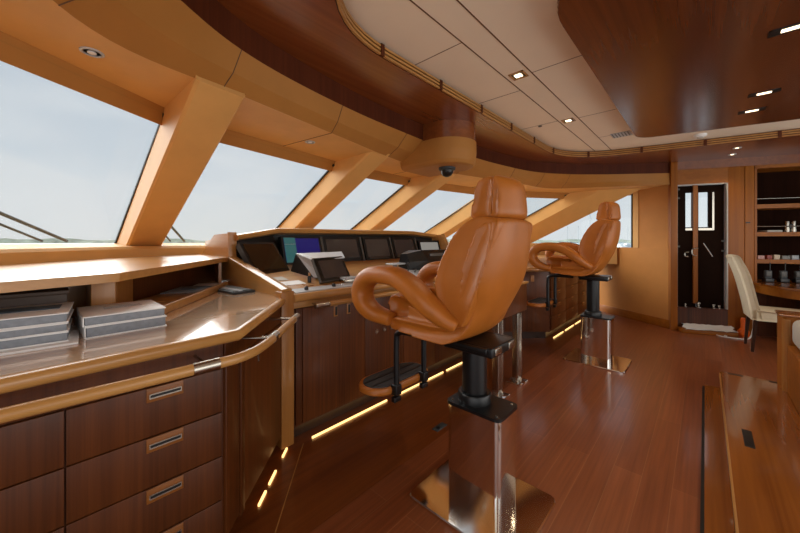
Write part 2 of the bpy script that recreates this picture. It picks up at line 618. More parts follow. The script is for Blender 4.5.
# ring: between O (plus the far and near walls) and G
ringO = [Vector((2.6, -1.75))] + list(O_) + [Vector((2.6, 7.55))]
def ring_mesh(zb, zt):
    bm = bmesh.new()
    ov = [bm.verts.new((p.x, p.y, zb)) for p in ringO]
    gv = [bm.verts.new((p.x, p.y, zb)) for p in G_]
    bm.verts.index_update()
    from mathutils.geometry import tessellate_polygon
    poly = [Vector((p.x, p.y, 0)) for p in ringO] + [Vector((p.x, p.y, 0)) for p in G_[::-1]]
    allv = ov + gv[::-1]
    for t in tessellate_polygon([poly]):
        try:
            bm.faces.new([allv[i] for i in t])
        except ValueError:
            pass
    return MB().bm(bm)
struct('trim_6', ring_mesh(ZR, ZR), 'ring', label='polished mahogany ceiling surround around the pale ceiling', smooth=False)
# grille ring
gb = MB()
gb.strip(v3(G_, ZR), v3(G_, ZW))
grille = struct('trim_7', gb, 'band', label='slatted cove grille around the pale ceiling')
def inset(L_, d):
    out = []
    m = len(L_)
    for i in range(m):
        t = (L_[min(i + 1, m - 1)] - L_[max(i - 1, 0)]).normalized()
        out.append(L_[i] + Vector((t.y, -t.x)) * d)
    return out
G2 = inset(G_, 0.012)
for z in (2.453, 2.478, 2.503):
    A, B = inset(G_, 0.004), inset(G_, 0.018)
    m_ = MB()
    m_.strip(v3(A, z), v3(B, z)); m_.strip(v3(B, z), v3(B, z + .014)); m_.strip(v3(B, z + .014), v3(A, z + .014))
    obj('slat', m_, 'slat', grille)
def along(L_, s):
    acc = 0
    for a, b in zip(L_, L_[1:]):
        d = (b - a).length
        if acc + d >= s:
            return a + (b - a) * ((s - acc) / d), (b - a).normalized()
        acc += d
    return L_[-1], (L_[-1] - L_[-2]).normalized()
tot = sum((b - a).length for a, b in zip(G_, G_[1:]))
sb = 3.2
while sb < tot:
    p, t = along(G_, sb)
    nrm = Vector((t.y, -t.x))
    q = p + nrm * 0.0
    for dlt in (0,):
        a = q + t * (dlt - .014)
        b = q + t * (dlt + .014)
        obj('bracket', MB().obox(a, b, ZR, ZW - .008, 0, -0.024), 'band', grille, smooth=False)
    sb += 0.62
# pale ceiling with panel joints
struct('ceiling', MB().poly([(2.6, -1.8), (-1.2, -1.8), (-2.0, .9), (-2.0, 4.6), (-1.2, 7.6), (2.6, 7.6)], ZW, ZW + .08), 'white', label='pale panelled ceiling', smooth=False)
jm = MB()
for x in (-1.10, -.925):
    jm.box(x - .004, .45, ZW - .0015, x + .004, 5.25, ZW + .01)
for y0, y1, x0, x1 in ((1.74, 1.746, -1.48, -1.1), (2.62, 2.626, -1.48, -1.1), (3.55, 3.556, -1.48, -1.1), (2.40, 2.406, -.925, 2.4), (3.60, 3.606, -.925, 2.4), (1.3, 1.306, -.925, 2.4), (4.45, 4.455, -.925, 2.4)):
    jm.box(x0, y0, ZW - .001, x1, y1, ZW + .01)
struct('trim_8', jm, 'seam', label='fine joints between the pale ceiling panels', smooth=False)
# dropped mahogany ceiling panel
pp = rounded([(-.555, 1.55), (-.555, 4.50), (2.4, 5.24), (2.4, .80)], [.32, .16, 0, 0])
pan = struct('trim_9', MB().poly([(p.x, p.y) for p in pp], ZR - .005, ZW), 'walnut_ceiling', label='glossy dropped mahogany ceiling panel with rounded corners', ang=50)
for z in (2.458, 2.484, 2.508):
    PL = pp + [pp[0]]
    off = []
    m = len(pp)
    obj('band', MB().strip([(p.x + (-.003 if p.x < .5 else 0), p.y - (.003 if p.y < 2 else -.003), z) for p in pp[:-2]], [(p.x + (-.003 if p.x < .5 else 0), p.y - (.003 if p.y < 2 else -.003), z + .01) for p in pp[:-2]]), 'slat', pan)
struct('trim_10', MB().box(.75, .9, ZR - .007, .756, 4.8, ZR - .004), 'band', label='fine joint in the dropped mahogany ceiling panel', smooth=False)

# ------------------------------------------------------------------ windscreen
XG = [(-1.75, 3.47), (-1.80, 3.33), (-2.60, 2.27), (-2.73, 1.85), (-2.92, .75), (-2.985, 0)]
def xg(y):
    d = abs(y - CY0)
    T = sorted((a[1], a[0]) for a in XG)
    if d <= T[0][0]: return T[0][1]
    for (d0, x0), (d1, x1) in zip(T, T[1:]):
        if d <= d1:
            return x0 + (x1 - x0) * (d - d0) / (d1 - d0)
    return T[-1][1] + (d - T[-1][0]) * .75
SL = 2.0            # horizontal run per unit of height: the raked windscreen
ZT, ZB = 2.06, 1.275
def gp(y, z):
    return Vector((xg(y) - (ZT - z) * SL, y, z))
PIL = [(-.81, -.56), (.46, .715), (2.03, 2.29), (3.25, 3.51), (4.82, 5.06), (6.10, 6.36)]
PY = [-.68, .60, 2.15, 3.40, 4.93, 6.20]
for i in range(5):
    ya, yb = PY[i], PY[i + 1]
    a, b = gp(ya, ZT + .04), gp(yb, ZT + .04)
    c, d = gp(yb, ZB - .03), gp(ya, ZB - .03)
    wo = bpy.data.objects.new('window_%d' % (i + 1), None)
    COL.objects.link(wo)
    wo.location = (a + c) / 2
    ORG[wo.name] = Vector(wo.location)
    wo['kind'] = 'structure'; wo['category'] = 'window'
    nn = (b - a).cross(d - a).normalized()
    if nn.z > 0: nn = -nn
    g = MB()
    q = [a, b, c, d]
    g.add(q + [p - nn * .012 for p in q], [(0, 1, 2, 3), (7, 6, 5, 4), (0, 4, 5, 1), (1, 5, 6, 2), (2, 6, 7, 3), (3, 7, 4, 0)])
    obj('pane', g, 'glass', wo, smooth=False)
    # black gasket around the visible opening
    y0, y1 = PIL[i][1], PIL[i + 1][0]
    gk = MB()
    A0, A1, A2, A3 = [a.lerp(b, (yy - ya) / (yb - ya)) for yy in (y0, y1)] + [d.lerp(c, (yy - ya) / (yb - ya)) for yy in (y1, y0)]
    A1 = A1 + (b - a).normalized() * (.048 if i == 0 else 0)
    A2 = A2 - (b - a).normalized() * (.035 if i == 0 else 0)
    A0 = A0 + (b - a).normalized() * (.045 if i == 1 else 0)
    A3 = A3 - (b - a).normalized() * (.03 if i == 1 else 0)
    def ed(p, q_, wdt, inward):
        gk.add([p, q_, q_ + inward * wdt, p + inward * wdt] + [x + nn * .012 for x in (p, q_, q_ + inward * wdt, p + inward * wdt)],
               [(0, 1, 2, 3), (4, 5, 6, 7), (0, 1, 5, 4), (3, 2, 6, 7), (0, 3, 7, 4), (1, 2, 6, 5)])
    hd = (A1 - A0).normalized()
    ed(A1, A2, .022, -hd); ed(A0, A3, .022, hd)
    vd = (A3 - A0).normalized()
    bl, br = A3 - vd * .075, A2 - vd * .075
    ed(bl, br, .03, vd)
    obj('gasket', gk, 'gasket', wo, smooth=False)
# window pillars, each wrapped in leather
tdir = Vector((-SL, 0, -1)).normalized()
ndir = Vector((1, 0, -SL)).normalized()
deps = [.26, .27, .23, .23, .23, .20]
for i, (y0, y1) in enumerate(PIL):
    dep = deps[i]
    top = Vector((xg(y0 if i > 2 else y0), 0, ZT)) - tdir * .5
    L_ = 2.6
    mbp = MB()
    sec = [(y0, -.01), (y1, -.01), (y1, dep - .015), (y1 - .015, dep), (y0 + .015, dep), (y0, dep - .015)]
    if i == 5:
        sec = [(y0, -.01), (y1, -.01), (y1, .40), (y1 - .02, .405), (y0 + .02, .205), (y0, dep - .015)]
    if i == 0:
        sec = [(y0, -.01), (y1, -.01), (y1, dep - .015), (y1 - .02, .205), (y0 + .02, .405), (y0, .40)]
    if i <= 2:
        xa, xb = xg(y0), xg(y1)
    else:
        xa, xb = xg(y0), xg(y1)
    vs = []
    for tt in (-.65 if i == 5 else -.15, 2.35):
        for (yy, nn_) in sec:
            base = Vector((xa + (xb - xa) * (yy - y0) / (y1 - y0) * (.9 if nn_ < .1 else .35), yy, ZT))
            ly = {1: 1, 4: -1}.get(i, 0) * (.045 - .075 * max(0, tt - .5) / 1.75)
            vs.append(base - tdir * .5 + tdir * tt + ndir * nn_ + Vector((0, ly, 0)))
    k = len(sec)
    mbp.add(vs, [(a, (a + 1) % k, k + (a + 1) % k, k + a) for a in range(k)] + [tuple(range(k)), tuple(range(k, 2 * k))])
    struct('trim_%d' % (11 + i), mbp, 'leather', label='slanted leather-wrapped pillar between the windows', smooth=False)
# head trim above each pane
for i in range(5):
    ya, yb = PIL[i][1] - .01, PIL[i + 1][0] + (.12 if i < 3 else .03)
    hm = MB()
    A, B, Cc = [], [], []
    for k in range(9):
        y = ya + (yb - ya) * k / 8
        p0, p1 = gp(PY[i], ZT), gp(PY[i + 1], ZT)
        g = p0.lerp(p1, (y - PY[i]) / (PY[i + 1] - PY[i]))
        A.append(g + ndir * .004)
        B.append(g + ndir * .035 + Vector((.015, 0, 0.005)))
        Cc.append(Vector((g.x + .10, y, ZC + .005)))
    hm.strip(A, B); hm.strip(B, Cc); hm.strip([a + Vector((0, 0, .15)) for a in A], A)
    struct('trim_%d' % (17 + i), hm, 'leather_shaded', label='leather head trim above a windscreen pane')
# hull skin above the glass so that no sky leaks over the soffit
hs = MB()
ys = [CY0 + (k / 24 - .5) * 7.4 for k in range(25)]
hs.strip([Vector((xg(y) + .0, y, ZT + .04)) for y in ys], [Vector((xg(y) + .45, y, 2.66)) for y in ys])
hs.strip([Vector((xg(y) + .45, y, 2.66)) for y in ys], [Vector((2.6, y, 2.72)) for y in ys])
struct('trim_22', hs, 'leather_shaded', label='outer skin of the roof above the windscreen')
# window sill and dash top under the glass
def sill_pts(z, off):
    return [Vector((gp(y, ZB).x + off(y), y, z)) for y in ys]
sm = MB()
o1 = lambda y: .95 - .25 * sstep(.2, 1.4, min(y + .8, 6.34 - y))
Ls = [sill_pts(1.165, lambda y: o1(y) + .02), sill_pts(1.235, o1), sill_pts(1.255, lambda y: o1(y) - .03), sill_pts(ZB + .003, lambda y: .05), sill_pts(ZB - .01, lambda y: -.1)]
for a, b in zip(Ls, Ls[1:]):
    sm.strip(a, b)
struct('trim_23', sm, 'leather', label='rolled tan leather sill below the windscreen')

# ------------------------------------------------------------------ starboard side: leather wall, side window, door wall, bookcase
LW0, LW1 = (-1.60, 7.10), (-.335, 6.225)       # leather wall line (floor)
DW0, DW1 = (-.335, 6.235), (2.3, 7.367)         # door wall line
def onl(p, q, t):
    return (p[0] + (q[0] - p[0]) * t, p[1] + (q[1] - p[1]) * t)
dl = Vector((LW1[0] - LW0[0], LW1[1] - LW0[1])).normalized()
def lw(x):
    return onl(LW0, LW1, (x - LW0[0]) / (LW1[0] - LW0[0]))
def dw(x):
    return onl(DW0, DW1, (x - DW0[0]) / (DW1[0] - DW0[0]))
wr = MB()
wr.obox(lw(-1.60), lw(-.36), .13, 1.19, 0, .10)
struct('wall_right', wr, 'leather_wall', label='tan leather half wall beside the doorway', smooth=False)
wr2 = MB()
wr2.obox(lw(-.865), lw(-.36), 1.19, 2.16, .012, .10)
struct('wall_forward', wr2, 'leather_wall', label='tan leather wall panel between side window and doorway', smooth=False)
jb = lw(-.875)
struct('trim_24', MB().add([(jb[0], jb[1], 1.19), (jb[0] - .02, jb[1] + .35, 1.19), (jb[0] - .02, jb[1] + .35, 2.2), (jb[0], jb[1], 2.2), (jb[0] + .08, jb[1] - .05, 1.19), (jb[0] + .08, jb[1] + .4, 1.19), (jb[0] + .08, jb[1] + .4, 2.2), (jb[0] + .08, jb[1] - .05, 2.2)],
       [(0, 1, 2, 3), (4, 5, 6, 7), (0, 4, 7, 3), (1, 5, 6, 2), (3, 2, 6, 7), (0, 1, 5, 4)]), 'leather', label='leather jamb of the side window', smooth=False)
struct('baseboard_right', MB().obox(lw(-1.60), lw(-.345), 0, .13, -.012, .05, .004), 'farwood_x', label='wooden skirting under the leather half wall')
# side window
swa, swb = (-.86, 6.86), (-2.9, 6.50)
wo = bpy.data.objects.new('window_6', None)
COL.objects.link(wo)
wo.location = (-1.7, 6.6, 1.6); ORG[wo.name] = Vector(wo.location)
wo['kind'] = 'structure'; wo['category'] = 'window'
obj('pane', MB().obox(swa, swb, 1.15, 2.2, 0, -.012), 'glass', wo, smooth=False)
obj('gasket', MB().obox((-.905, 6.845), (-.93, 6.84), 1.18, 2.2, -.02, .03), 'gasket', wo, smooth=False)
struct('trim_25', MB().obox((-1.12, 6.74), (-2.9, 6.40), .9, 1.2, .02, -.20), 'leather', label='leather ledge below the side window', smooth=False)
struct('trim_26', MB().obox((-.8, 6.9), (-2.0, 6.68), 2.1, 2.75, .3, -.10), 'leather_shaded', label='leather head above the side window', smooth=False)
struct('wall_left', MB().box(-4.0, -1.2, 0, -1.0, -1.05, 2.5), 'leather_wall', label='tan leather side wall at the near end of the windscreen', smooth=False)
# door wall: post, header, doorway, tall panel, bookcase
def dobox(x0, x1, z0, z1, t0, t1, bev=0.0, mb=None):
    return (mb or MB()).obox(dw(x0), dw(x1), z0, z1, t0, t1, bev)
struct('trim_27', dobox(-.375, -.30, 0, 2.45, -.03, .12, .006), 'farwood', label='wooden corner post left of the dark doorway')
struct('trim_28', dobox(-.30, .24, 2.115, 2.34, .0, .12), 'farwood_x', label='wooden header above the dark doorway', smooth=False)
struct('wall_back', MB().obox(dw(.232), dw(.40), 0, 2.34, .0, .12, .004).obox(dw(.406), dw(.50), 0, 2.34, .004, .12, .004), 'farwood', label='tall cherry wood wall panels between doorway and bookcase')
struct('trim_29', dobox(-.34, 2.2, 2.335, 2.452, -.012, .14), 'ring', label='dark wood beam over the doorway and bookcase', smooth=False)
obj_key = tag(dobox(.418, .446, 1.548, 1.562, -.008, .004) and obj('latch', dobox(.412, .452, 1.546, 1.562, -.008, .005), 'black', smooth=False), 'small black latch on the cherry panel left of the bookcase', 'latch')
# doorway
dr = bpy.data.objects.new('door_1', None)
COL.objects.link(dr)
dr.location = (*dw(-.03), 0); ORG[dr.name] = Vector(dr.location)
dr['kind'] = 'structure'; dr['category'] = 'door'
fm = MB()
dobox(-.305, -.292, .34, 2.118, -.006, .03, mb=fm); dobox(.222, .235, .34, 2.118, -.006, .03, mb=fm); dobox(-.305, .235, 2.106, 2.118, -.006, .03, mb=fm)
obj('frame', fm, 'fabric', dr, smooth=False)
cv = MB()
dobox(-.30, .235, .3, 2.14, .40, .42, mb=cv); dobox(-.32, -.30, .3, 2.14, .03, .42, mb=cv); dobox(.235, .25, .3, 2.14, .03, .42, mb=cv); dobox(-.3, .235, 2.12, 2.14, .03, .42, mb=cv); dobox(-.3, .235, .30, .335, .02, .42, mb=cv)
cv2 = MB()
for f, m_ in zip(cv.f, cv.m): pass
# leaves with window openings (left x -.19..-.118, right x .012...125 in wall coordinates)
for nm, x0, x1, wx0, wx1 in (('leaf', -.292, -.075, -.185, -.112), ('leaf', -.062, .222, -.045, .062)):
    lf = MB()
    for a, b, z0, z1 in ((x0, wx0, .335, 2.106), (wx1, x1, .335, 2.106), (wx0, wx1, .335, 1.50), (wx0, wx1, 2.005, 2.106)):
        if b > a: dobox(a, b, z0, z1, .06, .09, mb=lf)
    l_ = obj(nm, lf, 'darkrec', dr, smooth=False)
    obj('pane', dobox(wx0, wx1, 1.50, 2.005, .07, .076), 'glass', l_, smooth=False)
    obj('sill_bar', dobox(wx0 - .005, wx1 + .045, 1.455, 1.485, .045, .06), 'steel', l_, smooth=False)
dside = MB()
dobox(.095, .115, 1.455, 2.0, .045, .06, mb=dside)
obj('side_bar', dside, 'steel', dr, smooth=False)
obj('stile', dobox(-.112, -.062, .40, 2.106, .03, .095), 'farwood', dr, smooth=False)
for sx_, pts in ((1, [(-.10, 1.20), (-.16, 1.18), (-.155, 1.10), (-.11, 1.09)]), (1, [(-.20, 1.14), (-.235, 1.13), (-.235, 1.08), (-.20, 1.075)]), (1, [(-.045, 1.27), (-.02, 1.22), (.05, 1.08)])):
    pth = [(*Vector(dw(a)), z) for a, z in pts]
    nd = Vector((dl.y, 0))
    pth = [(p[0] + .015, p[1] - .03 + .06, p[2]) for p in pth]
    pth = [(p[0] + .012, p[1] - .045, p[2]) for p in pth]
    obj('handle', MB().tube(pth, .008, 8, smooth=4), 'steel', dr)
for a, z in ((-.27, 1.93), (-.27, 1.22), (.205, 1.16), (.205, 1.30), (-.27, 2.06)):
    obj('hinge', dobox(a - .012, a + .02, z - .012, z + .012, .045, .065, .003), 'bezelgrey', dr)
struct('trim_30', dobox(-.30, .235, 0, .34, .0, .42), 'cab', label='dark wooden coaming below the doorway', smooth=False)
struct('trim_31', dobox(-.30, .27, 0, .055, -.16, .0, .006), 'farwood_x', label='low wooden step in front of the doorway')
# crumpled white sheet on the step
sh = MB()
nx, ny = 16, 6
grid = []
for j in range(ny + 1):
    for i in range(nx + 1):
        a = -.26 + .52 * i / nx + .02 * math.sin(j * 1.7)
        t = -.02 - .155 * j / ny
        p = Vector(dw(a)); nrm = Vector((-(DW1[1] - DW0[1]), DW1[0] - DW0[0])).normalized()
        q = p + nrm * t
        zz = .060 + .012 * random.random() + .05 * (1 - j / ny) ** 2
        grid.append((q.x, q.y, zz))
sh.add(grid, [(j * (nx + 1) + i, j * (nx + 1) + i + 1, (j + 1) * (nx + 1) + i + 1, (j + 1) * (nx + 1) + i) for j in range(ny) for i in range(nx)])
sh.add([(q[0], q[1], q[2] - .003) for q in grid], [(j * (nx + 1) + i, j * (nx + 1) + i + 1, (j + 1) * (nx + 1) + i + 1, (j + 1) * (nx + 1) + i) for j in range(ny) for i in range(nx)])
tag(obj('paper_sheet', sh, 'paper'), 'crumpled white sheet lying on the step below the dark doorway', 'sheet')
# chrome fittings lying in the doorway
for k, (a, z, rr) in enumerate(((-.06, .47, .03), (-.20, .38, .02), (.10, .385, .022), (.155, .38, .018))):
    p = dw(a); nrm = Vector((-(DW1[1] - DW0[1]), DW1[0] - DW0[0])).normalized()
    c = (p[0] + nrm.x * .025, p[1] + nrm.y * .025, .341)
    mbk = MB().lathe([(rr * 1.3, 0), (rr * 1.3, .012), (rr * .6, .02), (rr * .55, rr * 1.6), (rr, rr * 1.9), (rr * .9, rr * 2.6), (rr * .3, rr * 2.9)], c, 14)
    tag(obj('door_fitting', mbk, 'steel'), ['largest chrome fitting, standing in the doorway below the centre stile', 'small chrome fitting at the left end of the doorway sill', 'third chrome fitting from the left on the doorway sill', 'chrome fitting at the right end of the doorway sill'][k], 'fitting', 'chrome fittings in the doorway')

# bookcase recess
bc = thing('bookcase', 'dark recessed cherry wood bookcase behind the desk', 'bookcase', (*dw(1.2), 0))
BX0, BX1 = .512, 2.0
obj('side_panel', dobox(.50, .522, .70, 2.335, .0, .40), 'farwood', bc, smooth=False)
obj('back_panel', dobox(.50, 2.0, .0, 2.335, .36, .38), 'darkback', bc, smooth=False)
obj('side_panel', dobox(1.98, 2.0, .70, 2.335, .0, .40), 'farwood', bc, smooth=False)
obj('base_panel', dobox(.50, 2.0, 0, .70, .02, .05), 'cab', bc, smooth=False)
obj('top_rail', dobox(.50, 2.0, 2.29, 2.335, 0, .36), 'farwood_x', bc, smooth=False)
obj('bottom_shelf', dobox(.522, 1.98, .71, .745, .006, .36), 'farwood_x', bc, smooth=False)
shz = (1.80, 1.42, 1.05)
for z in shz:
    obj('shelf', dobox(.522, 1.98, z - .055, z, .006, .36), 'farwood_x', bc, smooth=False)
    p0, p1 = dw(.525), dw(1.97)
    if z > 1.3:
        obj('retaining_rail', MB().tube([(p0[0] - .005, p0[1] + .03, z + .08), (p1[0] - .005, p1[1] + .03, z + .08)], .006, 8), 'steel', bc)
def dpt(x, t):
    p = Vector(dw(x)); nrm = Vector((-(DW1[1] - DW0[1]), DW1[0] - DW0[0])).normalized()
    return p + nrm * t
da = math.atan2(DW1[1] - DW0[1], DW1[0] - DW0[0])
def dbox(x, t, z, wx, wt, h, bev=.003):
    p = dpt(x, t)
    return MB().box(-wx / 2, -wt / 2, 0, wx / 2, wt / 2, h, bev, 0, Matrix.Translation((p.x, p.y, z)) @ Matrix.Rotation(da, 4, 'Z'))
tag(obj('folder', dbox(.72, .16, 1.42, .16, .2, .028), 'fabric'), 'pale folder lying flat on the middle bookcase shelf', 'folder')
bn = thing('binoculars', 'steel and black binoculars on the middle bookcase shelf near the frame edge', 'binoculars', (*dpt(.885, .10), 1.42))
for s_ in (-.03, .03):
    p = dpt(.885 + s_, .10)
    obj('barrel', MB().lathe([(.028, 0), (.03, .03), (.022, .09), (.024, .14), (.02, .15)], (p.x, p.y, 1.42), 14), 'steel', bn)
p = dpt(.885, .10)
obj('bridge', MB().box(p.x - .02, p.y - .015, 1.47, p.x + .02, p.y + .015, 1.53, .004), 'black', bn)
cols = ['fabric', 'orange', 'paper', 'black', 'steel']
cl = [plain('tin_red', '#8d3526', 0.4), plain('tin_pink', '#b98a80', 0.4), plain('tin_cream', '#c9b79c', 0.4), plain('tin_grey', '#77756f', 0.4), plain('tin_silver', '#9fa3a5', 0.3)]
nmz = ['pink', 'red', 'cream', 'grey', 'silver']
for k, (x, wx) in enumerate(((.585, .07), (.665, .05), (.735, .06), (.82, .08), (.905, .07))):
    tag(obj('small_box', dbox(x, .08, 1.05, wx, .07, .05 + .006 * (k % 3)), cl[(1, 0, 2, 3, 4)[k]]), '%s small box on the lowest bookcase shelf, %s in the row' % (nmz[k], ('first from the left', 'second from the left', 'third from the left', 'fourth from the left', 'last on the right')[k]), 'box', 'small boxes on the lowest shelf')

# desk
dk = thing('desk', 'wooden desk with a curved light apron below the bookcase', 'desk', (.9, 6.3, 0))
dpoly = [(x.x, x.y) for x in catmull([Vector((.52, 6.66)), Vector((.46, 6.45)), Vector((.56, 6.17)), Vector((.78, 5.86)), Vector((1.25, 5.68)), Vector((2.0, 5.72))], 8)] + [(2.1, 6.9), (1.6, 7.03)]
def shrink(pl, f, c=(1.3, 6.4)):
    return [(c[0] + (p[0] - c[0]) * f, c[1] + (p[1] - c[1]) * f) for p in pl]
obj('desk_top', MB().poly(dpoly, .725, .75), 'hatch', dk)
obj('apron', MB().poly(shrink(dpoly, .965), .62, .725), 'farwood_x', dk)
obj('pedestal', MB().box(1.0, 6.1, 0, 1.9, 6.7, .62, .01), 'cab', dk)
# handheld radios in their chargers, standing on the desk
rl = ['left', 'middle', 'right']
for k, (x, t) in enumerate(((.60, -.05), (.74, -.05), (.875, -.05))):
    p = dpt(x, t)
    rd = thing('handheld_radio', 'dark handheld radio standing at the back of the desk, %s one of three' % rl[k], 'radio', (p.x, p.y, .75), 'handheld radios on the desk')
    Mx = Matrix.Translation((p.x, p.y, .75)) @ Matrix.Rotation(da, 4, 'Z')
    obj('charger', MB().box(-.045, -.04, 0, .045, .04, .05, .008, 0, Mx), 'black', rd)
    obj('body', MB().box(-.034, -.022, .04, .034, .022, .155, .008, 0, Mx), 'rubber', rd)
    obj('faceplate', MB().box(-.026, -.026, .075, .026, -.02, .145, .003, 0, Mx), 'bezelgrey', rd)
    a = Mx @ Vector((.02, 0, .15)); b = Mx @ Vector((.022, 0, .26))
    obj('antenna', MB().tube([a, b], .006, 8), 'black', rd)

# cream dining chair
dcx = Matrix.Translation((.44, 5.83, 0)) @ Matrix.Rotation(R(5), 4, 'Z')
dc = thing('dining_chair', 'cream upholstered dining chair with dark legs at the desk', 'chair', (.44, 5.83, 0))
def seatw(u, v, z):
    return (u, v, z + .02 * (1 - (v / .24) ** 2) * (1 if z > .44 else 0))
obj('seat', MB().pad([(-.02, .375), (.44, .385), (.47, .41), (.47, .46), (.44, .485), (-.02, .49)], .235, .025, warp=seatw).xf(dcx), 'cream', dc)
bpf = [(x.x, x.y) for x in catmull([Vector((.03, .38)), Vector((-.01, .60)), Vector((-.07, .90)), Vector((-.15, 1.11))], 6)]
bpr = [(x.x, x.y) for x in catmull([Vector((-.225, 1.10)), Vector((-.155, .88)), Vector((-.095, .60)), Vector((-.06, .38))], 6)]
obj('backrest', MB().pad(bpf + [(-.175, 1.13), (-.21, 1.125)] + bpr, .225, .022).xf(dcx), 'cream', dc)
for u, v in ((.42, -.19), (.42, .19), (-.02, -.19), (-.02, .19)):
    m_ = MB().tube([(u, v, .40), (u + (.0 if u > .1 else -.03), v, 0)], lambda t: .024 - .007 * t, 4, lat=(1, 1, 0))
    obj('leg', m_.xf(dcx), 'darkleg', dc, smooth=False)
# orange torch and white cable
tq = (.385, 6.47, 0)
to = thing('flashlight', 'bright orange flashlight standing on the floor behind the dining chair', 'flashlight', tq)
obj('head', MB().lathe([(.055, 0), (.062, .02), (.06, .07), (.035, .10)], tq, 20), 'orange', to)
obj('body', MB().lathe([(.034, .10), (.03, .12), (.03, .23), (.022, .25)], tq, 20), 'orange', to)
tag(obj('cable', MB().tube([(.47, 6.36, .30), (.465, 6.31, .16), (.43, 6.26, .03), (.34, 6.22, .008), (.20, 6.21, .008), (.12, 6.25, .008), (.16, 6.30, .008), (.22, 6.28, .008)], .008, 8, smooth=6), 'whiteplastic'), 'white cable curling over the floor beside the orange flashlight', 'cable')

# ------------------------------------------------------------------ port wing: drawer cabinet and its counter
ZCN = .95
wing = thing('drawer_cabinet', 'dark mahogany wing cabinet with a stack of drawers nearest the camera', 'cabinet', (-2.0, .2, 0))
FX = -1.40
body = [(FX, -1.0), (FX, .47), (-1.94, 1.0), (-2.75, 1.0), (-2.75, -1.0)]
obj('body', MB().poly(body, .10, .904), 'cab', wing, smooth=False)
kick = [(FX - .07, -1.0), (FX - .07, .44), (-1.99, .95), (-2.7, .95), (-2.7, -1.0)]
obj('kick', MB().poly(kick, 0, .10), 'darkleg', wing, smooth=False)
dz = [.115, .284, .456, .629, .80]
def pull(parent, y0, y1, zc, x):
    pl = obj('handle', MB().box(x, y0, zc - .024, x + .004, y1, zc + .024, .0015), 'pullwood', parent)
    obj('slot', MB().box(x + .003, y0 + .008, zc - .013, x + .0055, y1 - .006, zc + .004), 'steel', pl, smooth=False)
    obj('slot_shadow', MB().box(x + .005, y0 + .011, zc - .008, x + .0065, y1 - .009, zc - .0), 'black', pl, smooth=False)
for k in range(4):
    y0, y1 = .034, .462
    d_ = obj('drawer', MB().box(FX - .01, y0, dz[k] + .002, FX + .014, y1, dz[k + 1] - .002, .002), 'cab', wing)
    pull(d_, .224, .332, dz[k + 1] - .027, FX + .014)
for k in range(4):
    obj('drawer', MB().box(FX - .01, -.62, dz[k] + .002, FX + .014, .030, dz[k + 1] - .002, .002), 'cab', wing)
obj('frieze', MB().box(FX - .01, -1.0, .804, FX + .012, .466, .900, .002), 'cab2', wing)
fp, fq = (FX, .47), (-1.94, 1.0)
fL = (Vector(fq) - Vector(fp)).length
def fo(s0, s1, z0, z1, t0, t1, bev=.002):
    a, b = onl(fp, fq, s0 / fL), onl(fp, fq, s1 / fL)
    return MB().obox(a, b, z0, z1, -t0, -t1, bev)
obj('corner_panel', fo(.006, .12, .115, .80, -.005, .012), 'cab2', wing)
obj('corner_strip', fo(.125, .16, .10, .80, -.005, .018), 'cab2', wing)
dd = obj('door', fo(.166, fL - .03, .115, .80, -.005, .012), 'cab2', wing)
obj('frieze', fo(.0, fL - .03, .804, .900, -.005, .010), 'cab2', wing)
obj('keyhole', fo(.33, .345, .70, .735, .012, .016, 0), 'steel', dd)

ct = thing('countertop', 'glossy light wood countertop with binders on it, nearest the camera', 'countertop', (-1.9, .2, .905))
ctp = [(-1.300, -1.0), (-1.362, .50), (-1.925, .985), (-3.0, .985), (-3.0, -1.0)]
obj('top', MB().poly(ctp, .915, ZCN), 'counter', ct, smooth=False)
obj('edge', MB().tube([(-1.292, -1.0, .926), (-1.355, .505, .929), (-1.922, .988, .929)], .0215, 14, ry=.0265, power=2.6), 'cherry', ct, ang=60)
# raised shelf with cubby holes under the windscreen
sf = thing('dash_shelf', 'raised light cherry shelf with open cubby below the windows on the near side', 'shelf', (-2.6, .2, ZCN))
sfp = [(-1.47, -1.0), (-1.63, -.10), (-1.745, .195), (-2.72, .905), (-2.80, .985), (-4.15, .985), (-3.6, .3), (-2.7, -1.0)]
obj('shelf_top', MB().poly(sfp, 1.135, 1.17), 'cherry', sf, smooth=False)
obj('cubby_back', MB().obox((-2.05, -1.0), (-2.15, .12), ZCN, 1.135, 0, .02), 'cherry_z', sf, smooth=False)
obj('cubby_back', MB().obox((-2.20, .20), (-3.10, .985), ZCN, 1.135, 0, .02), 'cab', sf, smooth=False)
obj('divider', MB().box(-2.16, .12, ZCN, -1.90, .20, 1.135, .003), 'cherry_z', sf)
obj('divider', MB().obox((-1.92, .205), (-2.2, .30), ZCN, 1.135, 0, .02), 'cherry_z', sf, smooth=False)
obj('divider', MB().obox((-2.71, .90), (-2.95, .95), ZCN, 1.135, 0, .02), 'cherry_z', sf, smooth=False)
obj('lip', MB().obox((-1.84, .31), (-2.66, .905), ZCN, .992, 0, -.028, .004), 'cherry', sf)
obj('cubby_floor', MB().poly([(-1.85, .32), (-2.66, .91), (-2.95, .93), (-2.2, .25)], ZCN, .972), 'cherry', sf, smooth=False)
# far wing shelf (mirror)
sf2 = thing('dash_shelf', 'raised light cherry shelf below the windows on the far side', 'shelf', (-2.6, 5.4, ZCN))
obj('shelf_top', MB().poly([mir(p) for p in sfp[1:-1]] + [(-2.5, 6.35), (-1.63, 6.35)], 1.0, 1.035), 'cherry', sf2, smooth=False)
obj('front_panel', MB().obox(mir((-1.66, -.1)), mir((-1.78, .21)), ZCN, 1.0, 0, .02).obox(mir((-1.78, .21)), mir((-2.74, .92)), ZCN, 1.0, 0, .02), 'cherry_z', sf2, smooth=False)

